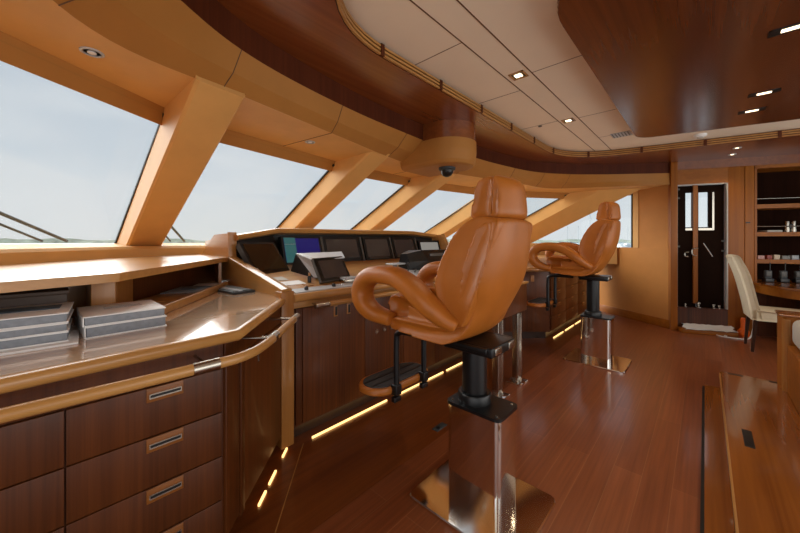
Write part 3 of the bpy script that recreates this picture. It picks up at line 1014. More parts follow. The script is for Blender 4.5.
# handrail on the wing
def rail(name, label, pts, sleeves, r_=.0185, posts=()):
    t = thing(name, label, 'handrail', pts[0])
    obj('rail', MB().tube(pts, r_, 16, smooth=6), 'cherry', t)
    for a, b, rr in sleeves:
        s_ = obj('sleeve', MB().tube([a, b], rr, 16), 'steel', t)
    for a, b in posts:
        obj('stanchion', MB().tube([a, b], .006, 10), 'steel', t)
    return t
rz = .872
rail('handrail', 'long light wood handrail bending around the drawer cabinet', [(-1.30, -1.0, rz), (-1.262, -.1, rz), (-1.245, .36, rz), (-1.258, .50, rz), (-1.345, .625, rz), (-1.60, .872, rz), (-1.68, .948, rz)],
     [((-1.2445, .325, rz), (-1.2440, .405, rz), .0205), ((-1.385, .664, rz), (-1.43, .707, rz), .0205), ((-1.635, .905, rz), (-1.69, .958, rz), .0200)],
     posts=[((-1.246, .37, rz), (-1.40, .37, rz)), ((-1.40, .68, rz), (-1.49, .58, rz)), ((-1.65, .92, rz), (-1.75, .82, rz)), ((-1.275, -.3, rz), (-1.40, -.3, rz))])

# ------------------------------------------------------------------ binders, papers and device on the near counter
def slab(name, x0, y0, z0, x1, y1, z1, mat, parent=None, rot=0, bev=.002):
    c = ((x0 + x1) / 2, (y0 + y1) / 2)
    M4 = Matrix.Translation((c[0], c[1], 0)) @ Matrix.Rotation(R(rot), 4, 'Z') @ Matrix.Translation((-c[0], -c[1], 0))
    return obj(name, MB().box(x0, y0, z0, x1, y1, z1, bev, 0, M4), mat, parent)
def binder(label, x0, y0, z0, x1, y1, z1, rot=0, cover='paper', inside='pages', group='binders on the near counter'):
    t = thing('binder', label, 'binder', ((x0 + x1) / 2, (y0 + y1) / 2, z0), group)
    slab('cover', x0, y0, z1 - .004, x1, y1, z1, cover, t, rot, .0012)
    slab('cover', x0, y0, z0, x1, y1, z0 + .004, cover, t, rot, .0012)
    slab('spine', x0, y0, z0, x1, y0 + .004, z1, cover, t, rot, .0012)
    slab('pages', x0 + .006, y0 + .006, z0 + .004, x1 - .004, y1 - .004, z1 - .004, inside, t, rot)
    return t
zz = ZCN
tag(slab('paper_stack', -1.86, -.30, zz, -1.565, .075, zz + .008, 'paper', None, -3), 'loose white papers at the bottom of the left binder pile', 'paper')
zz += .008
lb = ['bottom binder of the left pile, white cover with grey page edges', 'middle binder of the left pile, white with grey page edges', 'top binder of the left pile, white with a blue-grey strip']
for k, (h, dx, dy, rt) in enumerate(((.034, 0, 0, -4), (.030, .008, -.006, -2), (.034, -.004, .002, -5))):
    t = binder(lb[k], -1.87 + dx, -.28 + dy, zz, -1.60 + dx, .055 + dy, zz + h, rt)
    zz += h
    if k == 2:
        slab('label_strip', -1.82, -.26, zz, -1.72, .03, zz + .0015, 'binderblue', t, rt, .0005)
bx = thing('document_box', 'flat dark brown document box behind the left pile of binders', 'box', (-1.93, -.1, ZCN))
slab('tray', -2.02, -.32, ZCN, -1.90, .05, 1.085, 'cardbrown', bx)
slab('lid', -2.025, -.325, 1.085, -1.895, .055, 1.10, 'cardbrown', bx)
zz = ZCN
for k, (h, rt, lbl) in enumerate(((.042, 3, 'lower white binder of the right pair, grey page edges showing'), (.036, 1, 'upper white binder of the right pair with faint print on its cover'))):
    t = binder(lbl, -1.885, .078, zz, -1.618, .325, zz + h, rt)
    zz += h
    if k == 1:
        for j in range(3):
            slab('print_line', -1.80 + j * .02, .15, zz, -1.795 + j * .02, .27, zz + .0006, 'pages', t, rt, 0)
# papers in the cubby
pl_ = ['loose chart sheet on top of the cubby papers, pale with a dark drawing', 'tan folder sticking out of the cubby', 'white papers at the back of the cubby']
tag(slab('folder', -2.42, .36, .972, -2.10, .62, .978, 'cherry', None, -38), pl_[1], 'folder')
tag(slab('paper_sheet', -2.62, .52, .979, -2.32, .76, .985, 'pages', None, -34), pl_[0], 'paper')
tag(slab('paper_sheet', -2.80, .70, .973, -2.54, .90, .977, 'paper', None, -30), pl_[2], 'paper')
tag(slab('folded_chart', -2.56, .62, .986, -2.40, .72, .990, 'binderblue', None, -50), 'small blue-grey folded chart on the cubby papers', 'chart')
kb = thing('keyboard', 'dark slim keyboard lying on the counter beside the console cheek', 'keyboard', (-2.42, .86, ZCN))
KM = Matrix.Translation((-2.45, .87, ZCN)) @ Matrix.Rotation(R(6), 4, 'Z')
obj('tray', MB().box(-.20, -.075, 0, .20, .075, .016, .004, 0, KM), 'rubber', kb)
for r_ in range(4):
    obj('key_row', MB().box(-.185, -.062 + r_ * .032, .015, .185, -.036 + r_ * .032, .021, .002, 0, KM), 'bezelgrey' if r_ != 1 else 'silver', kb)

# ------------------------------------------------------------------ helm console
CX_ = -1.93
hc = thing('helm_console', 'long helm console with dark doors below and a hooded row of screens', 'console', (-2.4, 2.4, 0))
YA, YB = 1.02, 4.06
obj('body', MB().box(-3.3, YA, .10, CX_, YB, .912), 'cab', hc, smooth=False)
obj('kick', MB().box(-3.2, YA + .02, 0, CX_ - .06, YB, .10), 'darkleg', hc, smooth=False)
obj('corner_post', MB().box(CX_ - .03, .962, .03, CX_ + .05, 1.045, .988, .004), 'cherry_z', hc)
yd = [1.075, 1.125, 1.66, 2.10, 2.55, 3.0, 3.5, 4.04]
for k in range(len(yd) - 1):
    obj('door' if k else 'filler_panel', MB().box(CX_ - .005, yd[k] + .002, .115, CX_ + .014, yd[k + 1] - .002, .862, .002), 'cab2' if k % 2 else 'cab', hc)
obj('frieze', MB().box(CX_ - .005, 1.05, .866, CX_ + .010, YB, .914, .002), 'cherry', hc)
for y in (1.385, 1.50, 3.85, 3.95):
    s_ = obj('finger_pull', MB().box(CX_ + .012, y - .017, .765, CX_ + .018, y + .017, .845, .003), 'cherry_z', hc)
    obj('recess', MB().box(CX_ + .016, y - .006, .775, CX_ + .0195, y + .012, .835), 'black', s_, smooth=False)
for k in range(4):
    y = 1.78 + .085 * k
    obj('socket', MB().lathe([(.018, 0), (.018, .006), (.013, .006), (.012, .003)], (CX_ + .014, y, .58), 18, 0, Matrix.Rotation(R(90), 4, 'Y')), 'steel', hc)
# sloping dash
dash = [(-1.885, .962), (-1.885, .925), (-3.3, .925), (-3.3, 1.10), (-2.74, 1.085)]
obj('dash', MB().xz(dash[::-1], 1.035, 3.72), 'cherry', hc, smooth=False)
obj('edge', MB().tube([(-1.885, 1.04, .940), (-1.885, 4.05, .940)], .0265, 14, power=2.6), 'cherry', hc, ang=60)
ch = [(-1.90, .90), (-1.90, .985), (-2.80, 1.16), (-2.81, 1.362), (-3.15, 1.355), (-3.50, 1.17), (-3.50, .90)]
ch2 = [(-1.90, .90), (-1.90, .985), (-2.52, 1.11), (-2.69, 1.39), (-3.15, 1.355), (-3.50, 1.17), (-3.50, .90)]
for y0, y1, cp, eb in ((.985, 1.03, ch, (((-1.90, .99), (-2.78, 1.162)), ((-2.785, 1.15), (-2.80, 1.37)))), (3.73, 3.775, ch2, (((-1.90, .99), (-2.52, 1.115)), ((-2.515, 1.10), (-2.685, 1.395))))):
    c_ = obj('cheek', MB().xz(cp, y0, y1), 'cherry_x', hc, smooth=False)
    e1 = MB()
    for (a, b) in eb:
        e1.tube([(a[0], (y0 + y1) / 2, a[1]), (b[0], (y0 + y1) / 2, b[1])], .014, 10, ry=.034, power=4, lat=(0, 0, 1) if abs(a[0] - b[0]) > .1 else (1, 0, 0))
    obj('edge_board', e1, 'cherry_x', c_)
# hood: backing, cowl
hl = [(-2.74, 1.03, 1.335), (-2.83, 1.42, 1.40), (-2.83, 3.30, 1.415), (-2.76, 3.72, 1.375)]
hp = catmull([Vector(p) for p in hl], 1)
cw = MB()
prof_c = [(.0, -.02), (.012, .0), (.0, .018), (-.03, .022), (-.8, -.03), (-.8, -.10), (-.03, -.03)]
rings = []
for p in hl:
    rings.append([(p[0] + a, p[1], p[2] + b - .004) for a, b in prof_c])
k = len(prof_c)
cw.add([q for r_ in rings for q in r_], [(i * k + j, i * k + (j + 1) % k, (i + 1) * k + (j + 1) % k, (i + 1) * k + j) for i in range(3) for j in range(k)] + [tuple(range(k)), tuple(range(3 * k, 4 * k))])
obj('cowl', cw, 'cherry', hc, ang=30)
bk_ = MB()
bk_.strip([(-2.74, 1.03, 1.08), (-2.86, 1.42, 1.08), (-2.86, 3.30, 1.08), (-2.78, 3.72, 1.08)], [(-2.80, 1.03, 1.33), (-2.94, 1.42, 1.40), (-2.94, 3.30, 1.41), (-2.86, 3.72, 1.37)])
obj('fascia', bk_, 'bezel', hc, smooth=False)

# monitors set in the hood
def quadslab(p00, p10, p11, p01, th, bev=0):
    n_ = (Vector(p10) - Vector(p00)).cross(Vector(p01) - Vector(p00)).normalized()
    if n_.x < 0: n_ = -n_
    f_ = [Vector(p) for p in (p00, p10, p11, p01)]
    b_ = [p - n_ * th for p in f_]
    return MB().add(f_ + b_, [(0, 1, 2, 3), (7, 6, 5, 4), (0, 4, 5, 1), (1, 5, 6, 2), (2, 6, 7, 3), (3, 7, 4, 0)]), n_
def monitor(label, a, b, zb, zt, lean, scr, extra=None, frame=.022, bez='bezel'):
    # a,b: foot points (x,y) of the front face, lean: how far the top tips back
    A, B = Vector((a[0], a[1], zb)), Vector((b[0], b[1], zb))
    U = (B - A).normalized()
    nr = Vector((U.y, -U.x, 0))
    if nr.x < 0: nr = -nr
    up = Vector((0, 0, zt - zb)) - nr * lean
    t = thing('monitor', label, 'monitor', (A + B) / 2, 'screens under the console hood')
    s0, n_ = quadslab(A, B, B + up, A + up, .05)
    obj('casing', s0, bez, t, smooth=False)
    W = (B - A).length; H_m = up.length; un = up.normalized()
    def at(u, v): return A + U * (u * W) + un * (v * H_m) + n_ * .004
    fu, fv = frame / W, frame / H_m
    s1, _ = quadslab(at(fu, fv * 1.3), at(1 - fu, fv * 1.3), at(1 - fu, 1 - fv), at(fu, 1 - fv), .006)
    o1_ = obj('screen', s1, scr, t, smooth=False)
    if extra:
        for (u0, v0, u1, v1, mt, nm) in extra:
            sh_ = [A + U * (u_ * W) + un * (v_ * H_m) + n_ * .0055 for u_, v_ in ((u0, v0), (u1, v0), (u1, v1), (u0, v1))]
            s2, _ = quadslab(*sh_, .002)
            obj(nm, s2, mt, o1_, smooth=False)
    return t
monitor('leftmost dark console screen, angled inward beside the wooden cheek', (-2.45, 1.05), (-2.53, 1.37), 1.052, 1.29, .20, 'screen', [(.05, .12, .12, .16, 'silver', 'badge')])
monitor('console screen showing a teal and deep blue chart', (-2.745, 1.435), (-2.745, 1.845), 1.085, 1.345, .08, 'scr_blue', [(.055, .07, .33, .94, 'scr_teal', 'chart_land'), (.055, .70, .33, .715, 'silver', 'chart_line'), (.5, .07, .93, .30, 'bezel', 'status_panel')])
monitor('dark console screen right of the blue chart screen', (-2.745, 1.88), (-2.745, 2.335), 1.085, 1.345, .08, 'scr_dim', None, .03)
monitor('dark console screen, third from the right end of the hood', (-2.745, 2.405), (-2.745, 2.81), 1.085, 1.345, .08, 'scr_dim', [(.12, .055, .88, .11, 'bezelgrey', 'button_row')], .03)
monitor('console screen with a pale strip, second from the right end', (-2.745, 2.87), (-2.745, 3.28), 1.085, 1.345, .08, 'scr_dim', [(.08, .06, .92, .20, 'bezelgrey', 'button_row')], .03)
monitor('small pale console screen at the right end of the hood', (-2.735, 3.345), (-2.66, 3.70), 1.085, 1.31, .07, 'scr_grey', None, .03)
for k, y in enumerate((1.863, 2.37, 2.84, 3.313)):
    obj('mullion', quadslab((-2.742, y - .012, 1.085), (-2.742, y + .012, 1.085), (-2.822, y + .012, 1.345), (-2.822, y - .012, 1.345), .03)[0], 'bezelgrey', hc, smooth=False)

# standalone tilting display with its grey hood
td = thing('tilting_display', 'free-standing tilted display with a silver back hood on the dash', 'display', (-2.2, 1.48, .985))
A, B = (-2.03, 1.345, 1.0), (-2.08, 1.655, 1.005)
up = Vector((-.12, 0.0, .17))
def tq_(u, v, off=0.0):
    q = Vector(A).lerp(Vector(B), u) + up * v
    return q + Vector((.8, .1, .55)).normalized() * off
obj('casing', quadslab(tq_(0, 0), tq_(1, 0), tq_(1, 1), tq_(0, 1), .025)[0], 'bezelgrey', td, smooth=False)
obj('bezel', quadslab(tq_(.02, .03, .004), tq_(.98, .03, .004), tq_(.98, .97, .004), tq_(.02, .97, .004), .004)[0], 'bezel', td, smooth=False)
obj('screen', quadslab(tq_(.11, .12, .006), tq_(.9, .12, .006), tq_(.9, .86, .006), tq_(.11, .86, .006), .004)[0], 'scr_dim', td, smooth=False)
hd_ = MB()
hv = [(-2.42, 1.36, 1.20), (-2.40, 1.80, 1.205), (-2.17, 1.66, 1.165), (-2.17, 1.36, 1.155), (-2.26, 1.30, 1.035), (-2.28, 1.66, 1.035)]
hd_.add(hv + [(x, y, z - .006) for x, y, z in hv], [(0, 1, 2, 3), (6, 7, 8, 9), (0, 1, 7, 6), (2, 3, 9, 8), (0, 3, 9, 6), (1, 2, 8, 7)])
lq = [(-2.42, 1.36, 1.20), (-2.20, 1.40, 1.165), (-2.12, 1.42, 1.02), (-2.19, 1.38, 1.02)]
hd_.add(lq + [(x + .01, y + .012, z) for x, y, z in lq], [(0, 1, 2, 3), (4, 5, 6, 7), (0, 1, 5, 4), (1, 2, 6, 5), (2, 3, 7, 6), (3, 0, 4, 7)])
obj('hood', hd_, 'silver', td, smooth=False)
sq = [(-2.43, 1.362, 1.19), (-2.45, 1.33, 1.055), (-2.20, 1.375, 1.02)]
obj('side_flap', MB().add(sq + [(x + .008, y + .01, z) for x, y, z in sq], [(0, 1, 2), (5, 4, 3), (0, 1, 4, 3), (1, 2, 5, 4), (2, 0, 3, 5)]), 'black', td, smooth=False)
obj('stand', MB().box(-2.24, 1.42, 1.0, -2.14, 1.60, 1.10, .01), 'black', td)
def dash_z(x):
    return .962 + (-1.885 - x) / (2.74 - 1.885) * (1.085 - .962)
# control strip, box, small items on the dash
cs = thing('control_strip', 'grey control strip with black knobs along the console edge', 'control panel', (-1.95, 1.3, .965))
obj('panel', MB().add([(-1.905, 1.07, .970), (-1.905, 1.98, .970), (-1.985, 1.98, .983), (-1.985, 1.07, .983), (-1.905, 1.07, .962), (-1.905, 1.98, .962), (-1.985, 1.98, .97), (-1.985, 1.07, .97)], [(0, 1, 2, 3), (4, 5, 6, 7), (0, 1, 5, 4), (1, 2, 6, 5), (2, 3, 7, 6), (3, 0, 4, 7)]), 'silver', cs, smooth=False)
for y in (1.17, 1.39):
    obj('knob', MB().lathe([(.014, 0), (.013, .018), (.008, .022)], (-1.945, y, .975), 14), 'black', cs)
for y in (1.46, 1.72, 1.8, 1.9):
    obj('button', MB().lathe([(.007, 0), (.007, .007), (.004, .009)], (-1.945, y, .976), 10), 'chrome', cs)
jb_ = thing('junction_box', 'small silver box in front of the tilting display', 'box', (-2.03, 1.59, .98))
obj('base', MB().box(-2.06, 1.52, .982, -1.99, 1.655, 1.006, .004), 'steel', jb_)
obj('lid', MB().box(-2.065, 1.53, 1.006, -1.99, 1.65, 1.022, .003), 'silver', jb_)
bt = thing('small_bottle', 'tiny bottle with a yellow cap left of the tilting display', 'bottle', (-2.12, 1.30, dash_z(-2.12)))
obj('body', MB().lathe([(.014, 0), (.014, .04), (.008, .05)], (-2.12, 1.30, dash_z(-2.12)), 14), 'black', bt)
obj('cap', MB().lathe([(.009, .05), (.009, .07), (.006, .072)], (-2.12, 1.30, dash_z(-2.12)), 14), 'slat', bt)
def tilt_slab(x0, y0, x1, y1, h):
    z0, z1 = dash_z(x0), dash_z(x1)
    v = [(x0, y0, z0), (x1, y0, z1), (x1, y1, z1), (x0, y1, z0)]
    return MB().add(v + [(a, b, c + h) for a, b, c in v], [(0, 1, 2, 3), (4, 5, 6, 7), (0, 1, 5, 4), (1, 2, 6, 5), (2, 3, 7, 6), (3, 0, 4, 7)])
tag(obj('note_paper', tilt_slab(-2.20, 1.10, -2.10, 1.26, .003), 'paper', smooth=False), 'white note lying on the dash below the leftmost screen', 'paper')
tag(obj('note_paper', tilt_slab(-2.34, 1.06, -2.24, 1.2, .003), 'fabric', smooth=False), 'greyish note on the dash close under the leftmost screen', 'paper')
tag(obj('card_holder', tilt_slab(-2.08, 1.215, -2.03, 1.28, .006), 'slat', smooth=False), 'small pale wood-coloured card on the dash beside the tiny bottle', 'card')
# joystick panel and binnacle on the right part of the dash
jp = thing('joystick_panel', 'silver joystick panel on the dash behind the near chair arm', 'control panel', (-2.05, 2.33, .985))
obj('plate', tilt_slab(-1.96, 2.18, -2.18, 2.55, .012), 'silver', jp, smooth=False)
obj('joystick', MB().lathe([(.02, 0), (.016, .01), (.006, .02), (.006, .06), (.014, .07), (.014, .09), (.006, .1)], (-2.05, 2.31, dash_z(-2.05) + .01), 14), 'black', jp)
for dx, dy in ((.0, .1), (.05, .15), (-.06, .18), (.04, -.08)):
    obj('button', MB().lathe([(.012, 0), (.012, .012), (.008, .015)], (-2.05 + dx, 2.31 + dy, dash_z(-2.05 + dx) + .011), 12), 'bezelgrey', jp)
gp_ = thing('gauge_pod', 'small flat silver gauge pod on the dash left of the black binnacle', 'gauge', (-2.25, 2.34, dash_z(-2.25)))
obj('foot', MB().lathe([(.02, 0), (.018, .05)], (-2.25, 2.34, dash_z(-2.25)), 12), 'bezelgrey', gp_)
obj('face', MB().box(-2.30, 2.25, dash_z(-2.25) + .05, -2.20, 2.45, dash_z(-2.25) + .066, .006), 'silver', gp_)
bnl = thing('binnacle', 'black angular instrument binnacle on the dash beyond the near chair', 'binnacle', (-2.1, 2.8, .985))
bp_ = [(-2.08, .99), (-2.05, 1.10), (-2.14, 1.205), (-2.32, 1.20), (-2.40, 1.03)]
vs = []
for y, sc in ((2.44, .45), (2.62, 1.0), (3.08, 1.0), (3.2, .6)):
    for x, z in bp_:
        vs.append((-2.22 + (x + 2.22) * sc, y, .99 + (z - .99) * (.55 + .45 * sc) + .02 * (sc < 1)))
obj('housing', MB().add(vs, [(i * 5 + j, i * 5 + (j + 1) % 5, (i + 1) * 5 + (j + 1) % 5, (i + 1) * 5 + j) for i in range(3) for j in range(5)] + [(0, 1, 2, 3, 4), (15, 16, 17, 18, 19)]), 'black', bnl, smooth=False)
obj('dial', MB().box(-2.135, 2.70, 1.13, -2.085, 2.98, 1.17, .006, 0), 'bezelgrey', bnl)
# console handrail
rail('handrail', 'short light wood handrail along the front of the helm console', [(-1.83, 1.175, .882), (-1.83, 2.0, .882), (-1.83, 3.9, .882)], [((-1.83, 1.165, .882), (-1.83, 1.27, .882), .0192)], .0175,
     [((-1.83, 1.2, .882), (-1.93, 1.2, .882)), ((-1.83, 2.2, .882), (-1.93, 2.2, .882)), ((-1.83, 3.3, .882), (-1.93, 3.3, .882))])

# ------------------------------------------------------------------ starboard wing
wf = thing('drawer_cabinet', 'far wing cabinet with drawers beyond the second chair', 'cabinet', (-2.0, 5.5, 0))
gx = -1.50
obj('body', MB().poly([(gx, 6.85), (gx, 4.50), (-1.95, 4.06), (-3.0, 4.06), (-3.0, 6.2)], .10, .904), 'cab', wf, smooth=False)
obj('kick', MB().poly([(gx - .06, 6.9), (gx - .06, 4.53), (-2.0, 4.1), (-2.9, 4.1), (-2.9, 6.5)], 0, .10), 'darkleg', wf, smooth=False)
for c_ in range(3):
    for k in range(4):
        y0 = 4.53 + c_ * .62
        d_ = obj('drawer', MB().box(gx - .01, y0, dz[k] + .002, gx + .014, y0 + .612, dz[k + 1] - .002, .002), 'cab2', wf)
        pull(d_, y0 + .25, y0 + .36, dz[k + 1] - .027, gx + .014)
obj('frieze', MB().box(gx - .01, 4.52, .804, gx + .012, 6.9, .90, .002), 'cab2', wf)
dfr = obj('door', MB().obox((-1.93, 4.09), (-1.512, 4.50), .115, .90, -.012, .005, .002), 'cab2', wf)
for s_ in (.38, .62):
    a, b = onl((-1.93, 4.09), (-1.512, 4.50), s_ - .04), onl((-1.93, 4.09), (-1.512, 4.50), s_ + .04)
    fpull = obj('finger_pull', MB().obox(a, b, .765, .85, -.018, -.010, .002), 'cherry_z', dfr)
ct2 = thing('countertop', 'light wood countertop of the far wing beyond the console', 'countertop', (-2.0, 5.4, .905))
obj('top', MB().poly([(-1.44, 7.0), (-1.44, 4.52), (-1.89, 4.07), (-1.89, 3.765), (-3.3, 3.765), (-3.3, 6.35), (-1.9, 6.62), (-1.6, 7.05)], .915, ZCN), 'counter', ct2, smooth=False)
obj('edge', MB().tube([(-1.435, 6.95, .926), (-1.435, 4.515, .926), (-1.885, 4.065, .926)], .0265, 14, power=2.6), 'cherry', ct2, ang=60)

# ------------------------------------------------------------------ toe-kick LED strips
def led(label, pts, segs, z=.004):
    t = thing('led_strip', label, 'light', (*pts[0], 0))
    L_ = (Vector(pts[1]) - Vector(pts[0])).length
    for a, b in segs:
        p, q = onl(pts[0], pts[1], a / L_), onl(pts[0], pts[1], b / L_)
        obj('segment', MB().obox(p, q, .001, .012, 0, .010), 'led', t, smooth=False)
led('warm light strip on the floor under the helm console', ((-1.885, 1.15), (-1.885, 4.4)), [(.03, .72), (.80, 1.5), (1.56, 2.3), (2.36, 3.2)])
led('warm light strip under the near wing cabinet corner', ((-1.55, .66), (-1.93, 1.04)), [(.06, .15), (.2, .30), (.42, .50)])
led('warm light strip under the far wing cabinet', ((-1.475, 4.55), (-1.475, 6.6)), [(.05, .45), (.55, .95), (1.05, 1.5), (1.6, 2.0)])

# ------------------------------------------------------------------ centre console on steel legs
cc = thing('centre_table', 'small wooden centre table on polished steel legs behind the near chair', 'table', (-1.45, 2.77, 0))
obj('box', MB().box(-1.80, 2.42, .64, -1.245, 3.12, .895, .01), 'cab2', cc)
obj('table_top', MB().box(-1.82, 2.40, .895, -1.235, 3.135, .915, .006), 'cherry', cc)
for y in (2.57, 2.955):
    l_ = obj('leg', MB().box(-1.30, y - .045, .012, -1.245, y + .045, .64, .003), 'steel', cc)
    obj('foot_plate', MB().box(-1.34, y - .085, 0, -1.20, y + .075, .012, .002), 'chrome', l_)

# ------------------------------------------------------------------ helm chairs
def soften(o, vox=.0085, it=20):
    m1 = o.modifiers.new('remesh', 'REMESH')
    m1.mode = 'VOXEL'
    m1.voxel_size = vox
    m1.use_smooth_shade = True
    m2 = o.modifiers.new('smooth', 'SMOOTH')
    m2.factor = .5
    m2.iterations = it
    return o
def helm_chair(label, cx, cy, zb, pyc=None):
    t = thing('helm_chair', label, 'chair', (cx, cy, 0), 'helm chairs')
    # local u = forward (-x), v = +y
    def W(mb):
        mb.v = [(cx - q[0], cy + q[1], q[2]) for q in mb.v]
        return mb
    def Wz(mb):
        mb.v = [(cx - q[0], cy + q[1], zb + q[2]) for q in mb.v]
        return mb
    # pedestal
    bp = rounded([(-.285, -.245), (.285, -.245), (.285, .245), (-.285, .245)], [.04] * 4, 5)
    pb = MB()
    k = len(bp)
    vs = [(p.x, p.y, 0) for p in bp] + [(p.x, p.y, .012) for p in bp] + [(p.x * .985, p.y * .985, .018) for p in bp]
    pb.add(vs, [(i, (i + 1) % k, k + (i + 1) % k, k + i) for i in range(k)] + [(k + i, k + (i + 1) % k, 2 * k + (i + 1) % k, 2 * k + i) for i in range(k)] + [tuple(range(k))[::-1], tuple(range(2 * k, 3 * k))])
    obj('base_plate', W(pb), 'chrome', t, ang=30)
    bo = rounded([(-.142, -.10), (.142, -.10), (.142, .10), (-.142, .10)], [.028] * 4, 6)
    col = obj('column', W(MB().poly([(p.x, p.y) for p in bo], .018, .475)), 'chrome', t, ang=40)
    bo2 = rounded([(-.148, -.106), (.148, -.106), (.148, .106), (-.148, .106)], [.034] * 4, 6)
    tp = obj('top_plate', W(MB().poly([(p.x, p.y) for p in bo2], .475, .490)), 'black', t, ang=40)
    for u, v in ((-.12, -.08), (.12, -.08), (-.12, .08), (.12, .08)):
        obj('bolt', W(MB().lathe([(.006, .490), (.006, .493), (.003, .494)], (u, v, 0), 10)), 'steel', tp)
    pu = .04
    obj('flange', W(MB().lathe([(.083, .490), (.083, .528), (.078, .535), (.062, .535), (.062, .54)], (pu, 0, 0), 32)), 'black', t)
    obj('post', W(MB().lathe([(.062, .53), (.062, zb - .065)], (pu, 0, 0), 32)), 'black', t)
    # mechanism under the seat
    mc = obj('slide_frame', Wz(MB().box(-.12, -.12, -.062, .15, .12, -.014, .008)), 'black', t)
    obj('side_rail', Wz(MB().box(-.10, -.14, -.040, .15, -.12, -.016, .003)), 'black', mc)
    obj('side_rail', Wz(MB().box(-.10, .12, -.040, .15, .14, -.016, .003)), 'black', mc)
    obj('end_cap', Wz(MB().box(-.128, -.10, -.050, -.118, -.04, -.018, .003)), 'steel', mc)
    obj('end_cap', Wz(MB().box(-.128, .04, -.050, -.118, .10, -.018, .003)), 'steel', mc)
    # shell: rear back and seat pan in one piece
    rear = catmull([Vector(p) for p in [(.41, .004), (.20, -.014), (.06, -.012), (-.02, .025), (-.085, .11), (-.135, .21), (-.172, .32), (-.198, .45), (-.205, .572)]], 5)
    frnt = catmull([Vector(p) for p in [(-.178, .582), (-.120, .50), (-.066, .36), (-.024, .22), (.03, .10), (.10, .072), (.25, .070), (.41, .066), (.44, .035)]], 5)
    prof_ = [(p.x, p.y) for p in rear + frnt]
    HW = .246
    def wsh(u, v, z):
        a = (v / HW) ** 2
        narrow = 1 - .16 * sstep(.2, .58, z) - .10 * sstep(.535, .585, z)
        tail = sstep(.10, -.12, u) * sstep(.34, .0, z)
        u2 = u + .055 * a * a * sstep(.05, -.12, u) * sstep(.02, .2, z)
        return (u2, v * (narrow - .30 * tail), z + .05 * a * tail)
    soften(obj('seat_shell', Wz(MB().pad(prof_, HW, .026, nv=16, nr=6, warp=wsh)), 'seatleather', t, ang=70))
    # back cushion
    bf = catmull([Vector(p) for p in [(.02, .075), (.095, .14), (.130, .25), (.120, .34), (.085, .43), (.032, .515), (-.035, .575), (-.09, .592)]], 5)
    br = catmull([Vector(p) for p in [(-.195, .572), (-.175, .49), (-.135, .36), (-.09, .22), (-.03, .08)]], 5)
    def wbc(u, v, z):
        return (u, v * (1 - .13 * sstep(.2, .58, z) - .06 * sstep(.53, .585, z)), z)
    soften(obj('back_cushion', Wz(MB().pad([(p.x, p.y) for p in bf + br], .242, .024, nv=20, nr=6, warp=wbc)), 'seatleather', t, ang=70), .0085, 60)
    # seat cushion
    sc_ = rounded([(.05, .055), (.46, .055), (.475, .185), (.06, .16)], [.02, .05, .06, .03], 5)
    def wsc(u, v, z):
        return (u, v, z + .012 * (1 - (v / .2) ** 2) * sstep(.08, .16, z))
    soften(obj('seat_cushion', Wz(MB().pad([(p.x, p.y) for p in sc_], .205, .04, nv=10, nr=5, warp=wsc)), 'seatleather', t, ang=60))
    # headrest: front pad and rear shell with the seam between
    hf = rounded([(-.125, .575), (-.012, .575), (-.045, .765), (-.135, .775)], [.02, .03, .05, .02], 5)
    hr_ = rounded([(-.218, .575), (-.118, .575), (-.128, .778), (-.205, .762)], [.035, .012, .015, .055], 5)
    def whd(u, v, z):
        f = 1 - .10 * sstep(.58, .78, z)
        return (u + .05 * (v / .15) ** 2 * sstep(-.12, -.2, u), v * f, z)
    h0 = soften(obj('headrest', Wz(MB().pad([(p.x, p.y) for p in hr_], .155, .022, nv=10, nr=6, warp=whd)), 'seatleather', t, ang=60))
    soften(obj('front_pad', Wz(MB().pad([(p.x, p.y) for p in hf], .155, .022, nv=10, nr=6, warp=whd)), 'seatleather', h0, ang=60))
    # loop armrests
    for s_ in (-1, 1):
        path = [(.005, .085), (.055, .115), (.13, .18), (.22, .248), (.32, .290), (.42, .298), (.51, .286), (.57, .246), (.592, .19), (.575, .135), (.53, .09), (.47, .065), (.40, .055)]
        nP = len(path) - 1
        pts = [(u, s_ * (.278 - .06 * sstep(2.2, 0, k_) - .05 * sstep(nP - 3, nP, k_)), z) for k_, (u, z) in enumerate(path)]
        def ra(tv): return .064 - .022 * sstep(.22, 0, tv) - .010 * sstep(.7, 1, tv)
        soften(obj('armrest', Wz(MB().tube(pts, ra, 20, smooth=5, ry=lambda tv: .048 - .016 * sstep(.2, 0, tv) - .012 * sstep(.75, 1, tv), lat=(0, 1, 0), power=3.0)), 'seatleather', t, ang=60))
    # footrest
    fr = thing_part('footrest', t)
    for v in (-.125, .125):
        tb = MB().tube([(.20, v, -.035), (.40, v, -.035), (.455, v, -.05), (.472, v, -.10), (.472, v, -.40)], .017, 14, smooth=4)
        obj('arm', Wz(tb), 'black', fr)
        obj('clamp', Wz(MB().box(.452, v - .024, -.405, .498, v + .024, -.345, .006).box(.46, v - .028, -.445, .49, v + .028, -.415, .005)), 'black', fr)
    st = []
    for k in range(40):
        th = 2 * PI * k / 40
        r_ = .115
        cy_ = .14 if math.sin(th) > 0 else -.15
        st.append((.60 + r_ * math.cos(th), cy_ + r_ * math.sin(th)))
    obj('rim', Wz(stadium(st, -.405, -.362, .60, 0)), 'seatleather', fr, ang=50)
    st2 = [(.60 + (a - .60) * .82, b * .90) for a, b in st]
    tr = obj('tread', Wz(MB().poly(st2, -.364, -.357)), 'rubber', fr)
    for du in (-.032, .032):
        obj('tread_groove', Wz(MB().box(.60 + du - .006, -.225, -.358, .60 + du + .006, .215, -.3555)), 'black', fr, smooth=False)
    return t
